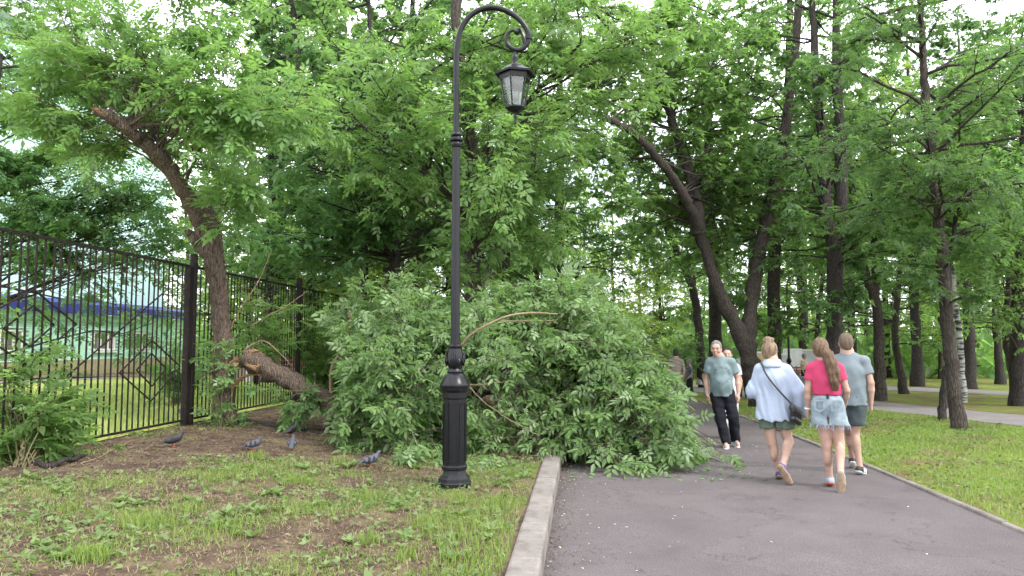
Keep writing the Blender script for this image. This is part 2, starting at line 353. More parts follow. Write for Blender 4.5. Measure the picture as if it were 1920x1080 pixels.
WZ0, WZ1 = BP(200, 657)[1] - zg, BP(200, 622)[1] - zg
bpart('wall', M['mint'], [(0, LW, .25, 7, 0, HB)])
bpart('plinth', M['plinth'], [(-.05, LW + .05, -.04, .24, 0, .62)])
bricks = []; z = .63; row = 0
while z < HB - .25:
    x = -(row % 2) * .13
    while x < LW:
        x0, x1 = max(x, 0), min(x + .248, LW)
        if x1 - x0 > .05 and not any(c - w / 2 - .02 < x1 and x0 < c + w / 2 + .02 and WZ0 - .02 < z + .072 and z < WZ1 + .02 for c, w in wins):
            d = random.uniform(-.004, .004); bricks.append((x0, x1, .02 + d, .246, z, z + .066))
        x += .26
    z += .077; row += 1
bpart('brickwork', M['mint'], bricks, kind='stuff')
bpart('cornice', M['mint'], [(0, LW, -.12, .24, HB - .22, HB - .06), (0, LW, -.2, .24, HB - .055, HB + .03)])
for c, w in wins:
    fr = bpart('window', M['white_paint'], [(c - w / 2, c - w / 2 + .07, .05, .24, WZ0, WZ1), (c + w / 2 - .07, c + w / 2, .05, .24, WZ0, WZ1), (c - w / 2 + .07, c + w / 2 - .07, .05, .24, WZ1 - .07, WZ1), (c - w / 2 + .07, c + w / 2 - .07, .05, .24, WZ0, WZ0 + .07), (c - w * .2, c - w * .14, .06, .23, WZ0 + .07, WZ1 - .07), (c + w * .14, c + w * .2, .06, .23, WZ0 + .07, WZ1 - .07)])
    for x0, x1 in ((c - w / 2 + .07, c - w * .2), (c - w * .14, c + w * .14), (c + w * .2, c + w / 2 - .07)):
        bpart('pane', M['pane'], [(x0, x1, .16, .18, WZ0 + .07, WZ1 - .07)], parent=fr)
    bpart('window_sill', M['white_paint'], [(c - w / 2 - .06, c + w / 2 + .06, -.1, .04, WZ0 - .09, WZ0 - .02)])
rf = MB()
xs = np.arange(-.4, LW + .4, .09); V = []; F = []
for i, x in enumerate(xs):                      # the corrugated eaves sheet
    dz = .022 * (i % 2)
    V += [(x, -.38, HB + .03), (x, -.38, HB + .42 + dz), (x, 1.2, HB + .72 + dz)]
    if i: a = 3 * i; F += [(a - 3, a, a + 1, a - 2), (a - 2, a + 1, a + 2, a - 1)]
rf.add(V, F).build('roof_edge', M['blue_roof'], bld)
bpart('upper_wall', M['mint_pale'], [(-1, LW - .6, 1.0, 9, HB + .3, 13.5)])
for k in range(0):
    for q in range(7): 
        x = 2.2 + q * 3.4; zz = 5.6 + k * 3.4
        f2 = bpart('window', M['white_paint'], [(x - .75, x + .75, .92, .985, zz, zz + 1.7)])
        bpart('pane', M['pane'], [(x - .65, x - .03, .88, .91, zz + .1, zz + 1.6), (x + .03, x + .65, .88, .91, zz + .1, zz + 1.6)], parent=f2)
bpart('upper_eaves', M['white_paint'], [(-1.3, LW - .3, .5, 9.3, 13.5, 13.8)])
# pavement along the facade
strip('pavement', [tuple((A0 + wn2 * .3)[:2]), tuple(((A0 + A1) / 2 + wn2 * .3)[:2]), tuple((A1 + wn2 * .3)[:2])], [tuple((A0 + wn2 * 1.6)[:2]), tuple(((A0 + A1) / 2 + wn2 * 1.6)[:2]), tuple((A1 + wn2 * 1.6)[:2])], mat('paving', (.3, .25, .23), .9, var=(.36, .31, .29), scale=3), .03)

# ================================================================ the fence
FV = -6.3
def FP(px, py):
    """view ray meets the fence plane -> (u, z)"""
    r = ray(px, py); t = FV / (r[0] * EV[0] + r[1] * EV[1]); p = r * t
    return p[0] * EU[0] + p[1] * EU[1], CAMZ + p[2]
UA = FP(352, 700)[0]; PANEL = 4.55
ZB, ZT = FP(345, 796)[1], FP(345, 497)[1]
fence = empty('steel_fence', W(UA, FV, .25)); tag(fence, 'dark rusty steel bar fence with diamond pattern running behind the broken tree', 'fence')
def fpart(name, mb): o = mb.build(name, M['fence']); o.parent = fence; o.matrix_parent_inverse = Matrix.Translation(-Vector(fence.location)); return o
nb = 33; bar_me = None
mot = [((-10, 581), (61, 543)), ((61, 543), (141, 608)), ((141, 608), (57, 679)), ((4, 616), (60, 573)), ((60, 573), (99, 609)), ((99, 609), (53, 650)), ((4, 616), (53, 650)), ((-20, 640), (57, 690)),
       ((25, 790), (309, 545)),
       ((222, 699), (283, 638)), ((283, 638), (334, 685)), ((222, 699), (281, 752)), ((281, 752), (334, 690)), ((254, 694), (282, 662)), ((282, 662), (308, 690)), ((254, 694), (283, 724)), ((283, 724), (308, 692))]
mot = [(FP(*a), FP(*b)) for a, b in mot]
for k in range(-1, 4):
    u1 = UA + PANEL * k - .06; u0 = u1 - PANEL + .2
    if k == -1: pass
    zoff = float(dip(u1)) * float(sst(18, 44, u1))
    fpart('rail', MB().bar(W(u0, FV, ZT + zoff), W(u1, FV, ZT + zoff), .045, .035))
    fpart('rail', MB().bar(W(u0, FV, ZB + .07 + zoff), W(u1, FV, ZB + .07 + zoff), .03, .03))
    for i in range(nb):
        u = u0 + (i + .5) / nb * (u1 - u0)
        if bar_me is None:
            o = fpart('bar', MB().box((0, 0, (ZB + .07 + ZT) / 2), (.0085, .0085, (ZT - ZB - .07) / 2 - .02))); bar_me = o.data
        else: o = link('bar', bar_me, None, fence); o.matrix_parent_inverse = Matrix.Translation(-Vector(fence.location))
        o.location = W(u, FV, zoff); o.rotation_euler = (random.uniform(-.006, .006), random.uniform(-.004, .004), R(90) - A)
    if k in (0, 1, 2):
        for (ua, za), (ub, zb) in mot:
            sh = PANEL * k
            if min(ua, ub) + sh < u0: ua, ub = max(ua, u0 - sh), max(ub, u0 - sh)
            if abs(ua - ub) < .05: continue
            fpart('ornament_bar', MB().bar(W(ua + sh, FV + .016, za + zoff), W(ub + sh, FV + .016, zb + zoff), .016, .016))
for k in range(-1, 4):
    u = UA + PANEL * k; zoff = float(dip(u)) * float(sst(18, 44, u))
    hp = FP(368, 478)[1] if k == 0 else ZT + .2
    p = W(u + .03, FV + .03)
    fpart('post', MB().lathe([(.062, ZB - .3 + zoff), (.062, hp - .02 + zoff), (.05, hp + zoff)], 14, (p[0], p[1], 0)))
    if k == 0: fpart('post', MB().box((*W(u - .1, FV + .03)[:2], (ZB - .3 + ZT - .02) / 2), (.045, .055, (ZT - ZB + .28) / 2), Matrix.Rotation(-A, 3, 'Z')))
fence['label'] = 'dark rusty steel bar fence with diamond pattern running behind the broken tree'

# ================================================================ street lamps
def make_lamp():
    root = empty('street_lamp', (0, 0, 0)); m = M['metal_black']
    MB().lathe([(.235, 0), (.235, .055), (.222, .062), (.215, .11), (.165, .15), (.155, .19), (.152, .21)], 8, rot=R(22.5)).build('base', m, root, bevel=.006)
    oc = MB().lathe([(.15, .205), (.158, .215), (.158, .25), (.145, .26), (.142, 1.08), (.15, 1.1), (.15, 1.17), (.168, 1.19), (.175, 1.24)], 8, rot=R(22.5))
    pd = oc.build('pedestal', m, root, bevel=.004)
    for k in range(8):                                       # raised panel on every face
        a = R(45) * k; c = np.array([math.cos(a), math.sin(a)]); t = np.array([-c[1], c[0]])
        mb = MB(); r0 = .142 * math.cos(R(22.5)) + .003
        for s in (-1, 1): mb.box((*(c * r0 + t * s * .043), .67), (.005, .004, .36), Matrix.Rotation(a, 3, 'Z'))
        for zz in (.31, 1.03): mb.box((*(c * r0), zz), (.005, .039, .004), Matrix.Rotation(a, 3, 'Z'))
        mb.build('panel_frame', m, pd)
    MB().lathe([(.172, 1.235), (.178, 1.25), (.172, 1.275), (.16, 1.3), (.135, 1.36), (.1, 1.395), (.086, 1.41), (.095, 1.425), (.09, 1.45), (.075, 1.47), (.085, 1.5), (.098, 1.53), (.102, 1.58), (.092, 1.66), (.078, 1.72), (.088, 1.74), (.086, 1.76), (.066, 1.775)], 32).build('collar', m, root, smooth=True)
    cl = root.children[-1]
    for k in range(4):                                       # leaf ornaments round the neck
        a0 = R(90) * k - R(90)
        mb = MB()
        for q in range(-3, 4):
            aa = a0 + q * .02; pts = []
            for t in np.linspace(0, 1, 6):
                a = a0 + q * (.05 + .13 * math.sin(t * 2.2)); zz = 1.5 + (.2 - .035 * abs(q)) * t
                rr = .101 + .012 * math.sin(t * 3.1); pts.append((rr * math.cos(a), rr * math.sin(a), zz))
            mb.tube(pts, [.006, .01, .012, .012, .01, .004], 6)
        mb.build('leaf_ornament', m, cl, smooth=True)
    fl = lambda a: 1 - .09 * np.abs(np.sin(4 * a)) ** .5 * 0 - .07 * (np.cos(8 * a) > .25)
    MB().lathe([(.066, 1.77), (.056, 3.62)], 64, mod=fl).build('pole', m, root)
    MB().lathe([(.06, 3.6), (.075, 3.63), (.075, 3.66), (.06, 3.68), (.088, 3.7), (.094, 3.725), (.088, 3.75), (.055, 3.77), (.072, 3.79), (.076, 3.81), (.07, 3.83), (.045, 3.85)], 28).build('ring', m, root, smooth=True)
    g0 = G(852, 912); arm = [(848, 262), (848, 190), (848, 120), (850, 84), (858, 52), (876, 28), (903, 15), (932, 17), (958, 30), (976, 48), (984, 68), (979, 85), (966, 94), (951, 90), (942, 78), (944, 64), (953, 57), (962, 61)]
    pts2 = resample(np.array([P(x, y, g0[1]) - g0 for x, y in arm]), 90); pts2[:, 1] = 0; pts2[:, 0] -= pts2[0, 0]
    rad = np.interp(np.linspace(0, 1, 90), [0, .3, .55, .72, 1], [.032, .03, .029, .025, .014])
    MB().tube(pts2, rad, 12).build('arm', m, root, smooth=True)
    e = pts2[-1]; MB().lathe([(.0, -.03), (.025, -.02), (.034, 0), (.025, .02), (0, .03)], 10, tuple(e)).build('scroll_ball', m, root, smooth=True)
    bd = pts2[56]
    MB().tube(resample(np.array([e, e + (.03, 0, .03), (e + bd) / 2 + (.02, 0, 0), bd + (-.02, 0, -.04), bd]), 10), [.02, .026, .03, .02, .02, .03, .02, .022, .018, .012], 8).build('scroll_leaf', m, root, smooth=True)
    MB().tube([pts2[52], pts2[54]], .04, 12).build('arm_band', m, root)
    lx = .675
    MB().lathe([(.02, 4.53), (.034, 4.55), (.026, 4.58), (.036, 4.61), (.036, 4.64), (.022, 4.66), (.022, 4.70), (.02, 4.705)], 16, (lx, 0, 0)).build('hanger', m, root, smooth=True)
    lan = MB().lathe([(.215, 4.31), (.222, 4.30), (.228, 4.335), (.17, 4.39), (.15, 4.42), (.105, 4.475), (.1, 4.5), (.06, 4.535), (.03, 4.55)], 6, (lx, 0, 0), R(12)).build('lantern_roof', m, root)
    MB().lathe([(.165, 4.24), (.175, 4.31), (.205, 4.315)], 6, (lx, 0, 0), R(12)).build('lantern_top_rim', m, root)
    MB().lathe([(.0, 3.70), (.018, 3.705), (.022, 3.74), (.014, 3.77), (.018, 3.8), (.03, 3.815), (.07, 3.84), (.11, 3.885), (.112, 3.905), (.095, 3.915)], 6, (lx, 0, 0), R(12)).build('lantern_bottom', m, root)
    MB().lathe([(.0, 3.63), (.012, 3.64), (.016, 3.66), (.01, 3.7), (.01, 3.72)], 10, (lx, 0, 0)).build('finial', m, root, smooth=True)
    for k in range(6):
        a, b = R(12 + 60 * k), R(72 + 60 * k)
        p0 = np.array([lx + .1 * math.cos(a), .1 * math.sin(a), 3.91]); p1 = np.array([lx + .165 * math.cos(a), .165 * math.sin(a), 4.29])
        q0 = np.array([lx + .1 * math.cos(b), .1 * math.sin(b), 3.91]); q1 = np.array([lx + .165 * math.cos(b), .165 * math.sin(b), 4.29])
        MB().bar(p0, p1, .015, .015, (math.cos(a), math.sin(a), 0)).build('lantern_bar', m, root)
        i = lambda p: p + (np.array([lx, 0, p[2]]) - p) * .05
        mb = MB(); o4 = [p0, q0, q1, p1]; i4 = [i(p) for p in o4]
        mb.add(o4 + i4, [(0, 1, 2, 3), (7, 6, 5, 4), (0, 4, 5, 1), (1, 5, 6, 2), (2, 6, 7, 3), (3, 7, 4, 0)]).build('glass_pane', M['glass'], root)
    MB().lathe([(.085, 4.12), (.1, 4.16), (.1, 4.27)], 12, (lx, 0, 0)).build('reflector', M['metal_black'], root)
    MB().lathe([(.02, 4.0), (.035, 4.03), (.035, 4.1), (.025, 4.13)], 12, (lx, 0, 0)).build('bulb', M['pane'], root, smooth=True)
    for o in [c for c in root.children_recursive]:           # proportions: heights and girths
        me = o.data; v = np.empty(len(me.vertices) * 3, np.float32); me.vertices.foreach_get('co', v); v = v.reshape(-1, 3)
        nm = o.name.split('.')[0]
        if nm in ('base', 'pedestal', 'panel_frame', 'collar', 'leaf_ornament', 'pole', 'ring'):
            v[:, 2] = np.interp(v[:, 2], [0, .2, 1.24, 1.77, 3.62, 3.85], [0, .17, 1.02, 1.45, 3.56, 3.70])
            v[:, :2] *= .74 if nm == 'pole' else (.78 if nm in ('base', 'ring') else .88)
        elif nm in ('arm', 'scroll_ball', 'scroll_leaf', 'arm_band'): pass
        else:
            v[:, 2] = np.interp(v[:, 2], [3.63, 3.7, 3.9, 4.31, 4.55, 4.7], [3.79, 3.85, 3.97, 4.33, 4.45, 4.585]); v[:, 0] -= .05
        me.vertices.foreach_set('co', v.ravel()); me.update()
    return root
lamp = make_lamp(); g = G(852, 912)
lamp.location = g; lamp.rotation_euler.z = 0
tag(lamp, 'tall black cast iron street lamp with curled crook in front of the fallen tree', 'street lamp', 'crook street lamps')
for (px, Y, lab) in [(1048, 27, 'black street lamp whose lantern peeks over the top of the fallen crown'), (1098, 41, 'small distant black street lamp lantern just above the fallen crown on the path side'),
                     (1240, 60, 'thin far black street lamp beyond the strollers in white'), (1477, 33, 'black street lamp pole between the woman in white shirt and the girl in pink')]:
    o = copy_tree(lamp); x = (px - 960) / 1400 * Y; o.location = (x, Y, float(gz(x, Y))); o['label'] = lab
# ================================================================ trees: wood as tubes, leaves as small folded faces
LEAFLET6 = np.array([[0, 0, 0], [1, 0, -.06], [.3, .2, .05], [.68, .15, .03], [.3, -.2, .05], [.68, -.15, .03]])   # base tip l1 l2 r1 r2
F6 = np.array([[0, 1, 3, 2], [0, 4, 5, 1]])
LEAFLET4 = np.array([[0, 0, 0], [.42, -.23, .06], [1, 0, -.05], [.42, .23, .06]]); F4 = np.array([[0, 1, 2, 3]])
def compound(kind):
    """leaf made of leaflets: list of (origin along stalk, angle, size)"""
    base, F = (LEAFLET6, F6) if kind == 'fine' else (LEAFLET4, F4)
    if kind == 'single': lf = [(0, 0, 1.0)]
    elif kind == 'lobed': lf = [(0, .38, 1.0), (.02, -.55, .85)]
    else: lf = [(.95, 0, .75), (.7, .95, .62), (.7, -.95, .62), (.4, 1.05, .55), (.4, -1.05, .55)]
    V = []; Fs = []; n = 0
    for ox, a, s in lf:
        c, sn = math.cos(a), math.sin(a); v = base.copy() * s
        V.append(np.stack([ox + v[:, 0] * c - v[:, 1] * sn, v[:, 0] * sn + v[:, 1] * c, v[:, 2] - .12 * abs(a) * v[:, 0]], 1)); Fs.append(F + n); n += len(base)
    return np.concatenate(V), np.concatenate(Fs)
TPL = {k: compound(k) for k in ('fine', 'ash', 'single', 'lobed')}
class Foliage:
    def __init__(s): s.pos = []; s.dir = []; s.nor = []; s.siz = []
    def add(s, pos, d, nor, siz): s.pos.append(pos); s.dir.append(d); s.nor.append(nor); s.siz.append(siz)
    def mesh(s, name, kind, keep=None):
        p, d, n, z = (np.concatenate(a) for a in (s.pos, s.dir, s.nor, s.siz))
        if keep is not None: k = keep(p); p, d, n, z = p[k], d[k], n[k], z[k]
        x = unit(d); y = unit(np.cross(n, x)); w = np.cross(x, y); T, F = TPL[kind]
        V = p[:, None] + z[:, None, None] * (T[None, :, 0:1] * x[:, None] + T[None, :, 1:2] * y[:, None] + T[None, :, 2:3] * w[:, None])
        nf = len(T); Fa = (F[None] + (np.arange(len(p)) * nf)[:, None, None]).reshape(-1, F.shape[1])
        return mesh_np(name, V.reshape(-1, 3), Fa)
def curve(P0, D, L, sag, K, jit=0.0):
    t = np.linspace(0, 1, K)[None, :, None]
    C_ = P0[:, None] + D[:, None] * L[:, None, None] * t + sag[:, None] * (L[:, None, None] * t ** 2)
    if jit: 
        w = rng.normal(0, 1, (len(P0), K, 3)) * jit * L[:, None, None]; w[:, 0] = 0; C_ = C_ + np.cumsum(w, 1) * .5
    return C_
def at_t(Cv, t):
    K = Cv.shape[1]; f = t * (K - 1); i = np.minimum(f.astype(int), K - 2); f = (f - i)[..., None]
    N = np.arange(len(Cv))[:, None] if t.ndim == 2 else np.arange(len(Cv))
    return Cv[N, i] * (1 - f) + Cv[N, i + 1] * f, unit(Cv[N, i + 1] - Cv[N, i])
def ramify(Cv, L, n, t0, ratio, spread, up=0.0, K=4, flat=.45, sag=-.12, jit=.03):
    """n side shoots on every curve"""
    N = len(Cv); t = t0 + (1 - t0) * (np.arange(n)[None] + rng.uniform(0, 1, (N, n))) / n
    p, T = at_t(Cv, t); p = p.reshape(-1, 3); T = T.reshape(-1, 3)
    x, y = frames(T); az = rng.uniform(0, 2 * np.pi, len(p)); 
    side = unit(x * np.cos(az)[:, None] + y * np.sin(az)[:, None] * flat)
    sp = rng.normal(spread, .2, len(p))[:, None]
    D = unit(T * np.cos(sp) + side * np.sin(sp) + np.array([0, 0, up]))
    Ln = (np.repeat(L, n) * ratio * (1.15 - .55 * t.ravel()) * rng.uniform(.7, 1.25, len(p)))
    S = np.tile(np.array([0, 0, sag]), (len(p), 1)) * rng.uniform(.3, 1.6, (len(p), 1))
    return curve(p, D, Ln, S, K, jit), Ln
def leaves_on(fo, Cv, L, n, size, t0=.15, droop=.35, tilt=.45, spread=.9):
    N = len(Cv); t = t0 + (1 - t0) * (np.arange(n)[None] + rng.uniform(0, 1, (N, n))) / n; t[:, -1] = 1
    p, T = at_t(Cv, t); p = p.reshape(-1, 3); T = T.reshape(-1, 3); m = len(p)
    x, y = frames(T); sgn = np.where(rng.random(m) < .5, -1, 1)[:, None]
    sp = np.abs(rng.normal(spread, .3, m))[:, None] * (1 - .85 * (t.ravel() > .97))[:, None]
    d = unit(T * np.cos(sp) + sgn * x * np.sin(sp) + rng.normal(0, .25, (m, 3)) + np.array([0, 0, -droop]))
    nor = unit(np.array([0, 0, 1.0]) + rng.normal(0, tilt, (m, 3)))
    fo.add(p, d, nor, size * rng.uniform(.5, 1.4, m))

class Wood:
    def __init__(s): s.V = []; s.F = []; s.n = 0
    def put(s, Pts, Rd, n, rough=.0):
        V, F = tubes(Pts, Rd, n, rough); s.V.append(V); s.F.append(F + s.n); s.n += len(V)
    def mesh(s, name): return mesh_np(name, np.concatenate(s.V), np.concatenate(s.F), True)
def rnd_stub(pts, r, K, flare=0):
    """trunk polyline -> smoothed curve, tapered radii"""
    c = resample(pts, K); s = np.linspace(0, 1, K); rad = np.interp(s, np.linspace(0, 1, len(r)), r)
    if flare: rad = rad * (1 + flare * np.exp(-s * K / 2.2))
    return c, rad
def build_tree(name, label, cat, stems, branches, leafkind, leafmat, barkmat, size, group=None, nsec=8, ntw=4, nlf=6, sec=.36, tw=.42, kink=.05,
               twigs=False, origin=None, droop=.35, tilt=.45, keep=None, wkeep=None, t0=.3, sides=12, sag=-.1, flare=.25, up=.05, twspread=.85):
    """stems: [(pts, radii)], branches: (P0, P1, r) arrays"""
    org = np.array(origin if origin is not None else stems[0][0][0], float)
    w = Wood()
    for k, (pts, r) in enumerate(stems):
        c, rad = rnd_stub(pts, r, max(14, len(pts) * 7), flare if k == 0 else 0)
        c[1:-1] += rng.normal(0, .012, (len(c) - 2, 3)); rad = rad * (1 + .07 * rng.normal(0, 1, len(rad)) * (sides > 14)); w.put(c[None], rad[None], sides, .11)
    fo = Foliage(); allr = []
    if len(branches):
        P0 = np.array([b[0] for b in branches], float); P1 = np.array([b[1] for b in branches], float); r = np.array([b[2] for b in branches])
        D = P1 - P0; L = np.linalg.norm(D, axis=1); D = unit(D)
        S = np.zeros_like(D); S[:, 2] = sag * rng.uniform(.3, 1.5, len(D)); D0 = unit(D - S)
        B = curve(P0, D0, L, S, 7, kink); w.put(B, r[:, None] * np.linspace(1, .22, 7)[None], 6 if twigs else 5, .05)
        S2, L2 = ramify(B, L, nsec, t0, sec, .75, up, 4 if twigs else 3); rr = np.repeat(r, nsec) * .33
        if wkeep: q_ = wkeep(S2[:, -1]); S2, L2, rr = S2[q_], L2[q_], rr[q_]
        w.put(S2, np.clip(rr, .004, .02)[:, None] * np.linspace(1, .3, S2.shape[1])[None], 4 if twigs else 3)
        S3, L3 = ramify(S2, L2, ntw, .12, tw, twspread, 0, 3)
        if wkeep: q_ = wkeep(S3[:, -1]); S3, L3 = S3[q_], L3[q_]
        if twigs: w.put(S3, np.full((len(S3), 1), .0032) * np.array([[1, .8, .4]]), 3)
        leaves_on(fo, S3, L3, nlf, size, droop=droop, tilt=tilt)
        leaves_on(fo, S2, L2, max(2, nlf // 2), size, t0=.4, droop=droop, tilt=tilt)
    root = empty(name, tuple(org)); tag(root, label, cat, group)
    me = w.mesh('trunk'); o = link('trunk', me, barkmat, root); me.transform(Matrix.Translation(-Vector(org)))
    if len(branches):
        mf = fo.mesh('crown', leafkind, keep); mf.transform(Matrix.Translation(-Vector(org))); link('crown', mf, leafmat, root)
    return root
def rand_branches(stem_curves, n, zmin, lo, hi, r=.035, el=(-.1, .7), az=None, tmin=0.0, spin=0.0):
    out = []
    for k in range(n):
        c = stem_curves[k % len(stem_curves)]; c = np.asarray(c)
        zs = c[:, 2]; ok = np.where(zs >= zmin)[0]
        if not len(ok): continue
        i = random.choice(list(ok)); p = c[i]
        a = az[0] + random.random() * (az[1] - az[0]) if az else k * 2.399 + spin + random.uniform(-.4, .4)
        e = random.uniform(*el); L = random.uniform(lo, hi) 
        d = np.array([math.cos(e) * math.cos(a), math.cos(e) * math.sin(a), math.sin(e)])
        out.append((p, p + d * L, r * (.6 + .5 * L / hi)))
    return out
def PX(pts, Y):
    """pixel polyline at depth(s) Y"""
    Y = np.broadcast_to(np.asarray(Y, float), (len(pts),)); return np.array([P(x, y, d) for (x, y), d in zip(pts, Y)])

# ---------------------------------------------------------------- broken tree by the fence (what still stands)
def ground_start(pts): pts = pts.copy(); pts[0, 2] = float(gz(pts[0, 0], pts[0, 1])) - .08; return pts
YS = 12.55
snag_pts = ground_start(PX([(418, 790), (420, 720), (414, 600), (408, 530), (383, 430), (340, 350), (290, 285), (235, 240), (183, 207)], [12.5, 12.5, 12.5, 12.5, 12.3, 11.9, 11.5, 11.1, 10.8]))
stub2 = PX([(412, 520), (405, 440), (388, 390), (378, 368)], [12.6, 12.7, 12.8, 12.85])
stub3 = PX([(400, 490), (372, 460), (352, 432)], [12.4, 12.3, 12.2])
stubb = PX([(425, 700), (445, 682), (468, 668)], [12.4, 12.35, 12.3])
tops = []
for (px, py, Y) in [(60, 60, 10), (150, 20, 11), (250, 30, 10.5), (340, 60, 10), (430, 40, 10), (420, 120, 9.5), (500, 130, 9.5), (530, 200, 9.8), (470, 230, 10), (350, 150, 10.5), (280, 120, 11), (200, 130, 11.2), (100, 140, 10.6), (30, 180, 10.5), (120, 220, 11),
                   (60, 260, 11), (20, 60, 11), (-30, 150, 10.5), (410, 270, 11), (450, 330, 11.5), (300, 220, 11), (180, 60, 10), (320, -20, 10.5), (220, -40, 10), (100, -30, 10.5), (440, -20, 10.5), (380, 200, 10.2), (240, 180, 10.3), (160, 170, 10.4), (440, 175, 9.6), (560, 160, 9.7), (360, -60, 10), (500, 60, 10.4), (20, -40, 10), (-40, 60, 10.8), (590, 220, 10.3)]:
    k = random.choice([5, 6, 6, 7, 7]); tops.append((snag_pts[k] + rng.normal(0, .05, 3), P(px, py, Y + (2.4 if 130 < px < 420 and py > 60 else .9)), .02))
for (px, py, Y) in [(470, 385, 11.2), (445, 335, 11.0)]:
    tops.append((snag_pts[4] + rng.normal(0, .04, 3), P(px, py, Y), .012))
snag = build_tree('snapped_tree', 'leaning rough barked tree with snapped top grown against the fence post', 'tree', [(snag_pts, [.19, .175, .15, .14, .15, .13, .11, .09, .075]), (stub2, [.1, .1, .085, .075]), (stub3, [.1, .08, .05])],
                  tops, 'ash', M['leaf_bright'], M['bark_warm'], .165, twigs=True, nsec=8, ntw=4, nlf=5, sec=.3, tw=.5, sag=-.12, droop=.3, sides=20, flare=.35, kink=.04)
# raw broken wood at the stem tops and the bark-stripped patch
def splinters(name, c, d, r, n, L, parent, wm_='wood_raw'):
    mb = MB(); x, y = frames(np.array(d, float)); org = np.array(parent.location)
    for k in range(n):
        a = random.random() * 6.28; q = r * math.sqrt(random.random()); p = np.array(c) + x * q * math.cos(a) + y * q * math.sin(a) - np.array(d) * .06 - org
        l = L * random.uniform(.25, 1); mb.tube([p, p + np.array(d) * l * .6, p + np.array(d) * l + rng.normal(0, .012, 3)], [.022 * r / .15 + .006, .015, .002], 5)
    return mb.build(name, M[wm_], parent)
splinters('broken_end', snag_pts[-1], unit(snag_pts[-1] - snag_pts[-2]), .07, 22, .16, snag, 'wood_old')
splinters('broken_end', stub2[-1], unit(stub2[-1] - stub2[-2]), .06, 14, .14, snag, 'wood_old')
splinters('broken_wood', stubb[1], unit(stubb[1] - stubb[0]), .1, 34, .2, snag)

# ---------------------------------------------------------------- the fallen part
lg = PX([(466, 672), (520, 700), (600, 745), (665, 772), (760, 770), (880, 745), (1000, 720)], [12.3, 12.1, 11.8, 11.5, 12.0, 12.5, 12.8])
ells = [(P(745, 715, 10.9), (.62, 1.2, 1.15)), (P(780, 670, 12), (.9, 1.2, 1.4)), (P(930, 705, 11.2), (1.1, 1.5, 1.3)), (P(1045, 670, 11.5), (1.0, 1.6, 1.35)), (P(1140, 740, 11.2), (.68, 1.3, .66)), (P(1215, 790, 10.8), (.5, 1.0, .38))]
fb = []
def inside(p, skip):
    return any(k != skip and (((p - c) / np.array(r)) ** 2).sum() < .55 for k, (c, r) in enumerate(ells))
for k, (c, r) in enumerate(ells):
    n = [32, 34, 38, 38, 32, 20][k]; j = 0
    while j < n:
        d = unit(rng.normal(0, 1, 3)); 
        if d[1] > .55: continue
        p = c + d * np.array(r) * rng.uniform(.78, 1.03)
        g = float(gz(p[0], p[1])); p[2] = max(p[2], g + .08)
        if p[2] < .35 and p[1] < 9.2: p[1] = 9.2 + rng.uniform(0, .6)
        if inside(p, k): 
            if rng.random() < .85: continue
        s = lg[min(6, 3 + int(np.clip((p[0] - lg[3, 0]) / .75, 0, 3)))] + rng.normal(0, .12, 3); s[2] = max(s[2], .35)
        s = s + (p - s) * rng.uniform(.05, .3)
        fb.append((s, p, .022)); j += 1
for (px, py, Y) in [(1300, 850, 10.3), (1275, 845, 10.4), (1290, 865, 9.9), (1240, 866, 9.8), (1260, 850, 10), (1262, 705, 11), (1275, 760, 10.8), (1272, 735, 11), (1325, 856, 10.1), (1312, 852, 10.2), (1330, 850, 10.3), (1200, 865, 9.8), (1080, 878, 9.55), (1110, 872, 9.6), (1150, 868, 9.7), (930, 862, 9.3), (890, 860, 9.35), (960, 855, 9.4), (1010, 855, 9.45), (1040, 862, 9.5), (720, 862, 9.4), (690, 850, 9.6), (770, 862, 9.4), (800, 860, 9.4), (670, 800, 10.4), (680, 835, 10),
                   (1080, 492, 11.6), (1030, 500, 11.5), (970, 515, 11.3), (920, 520, 11.4), (1100, 530, 11.5), (1140, 590, 11.4), (1185, 640, 11.3), (1235, 680, 11.2), (740, 490, 12), (700, 500, 12), (650, 520, 12), (780, 545, 11), (760, 570, 10.8), (630, 560, 12), (800, 500, 12.4), (1085, 510, 11.4), (1000, 520, 11.4), (940, 530, 11), (690, 540, 11.5), (660, 555, 11.4), (1110, 545, 11), (765, 555, 10.5), (1160, 600, 10.9), (1210, 650, 10.8)]:
    p = P(px, py, Y); p[2] = max(p[2], float(gz(p[0], p[1])) + .07)
    i = min(6, 3 + int(np.clip((p[0] - lg[3, 0]) / .75, 0, 3))); s = lg[i] + (p - lg[i]) * .25; s[2] = max(s[2], .4)
    fb.append((s, p, .02))
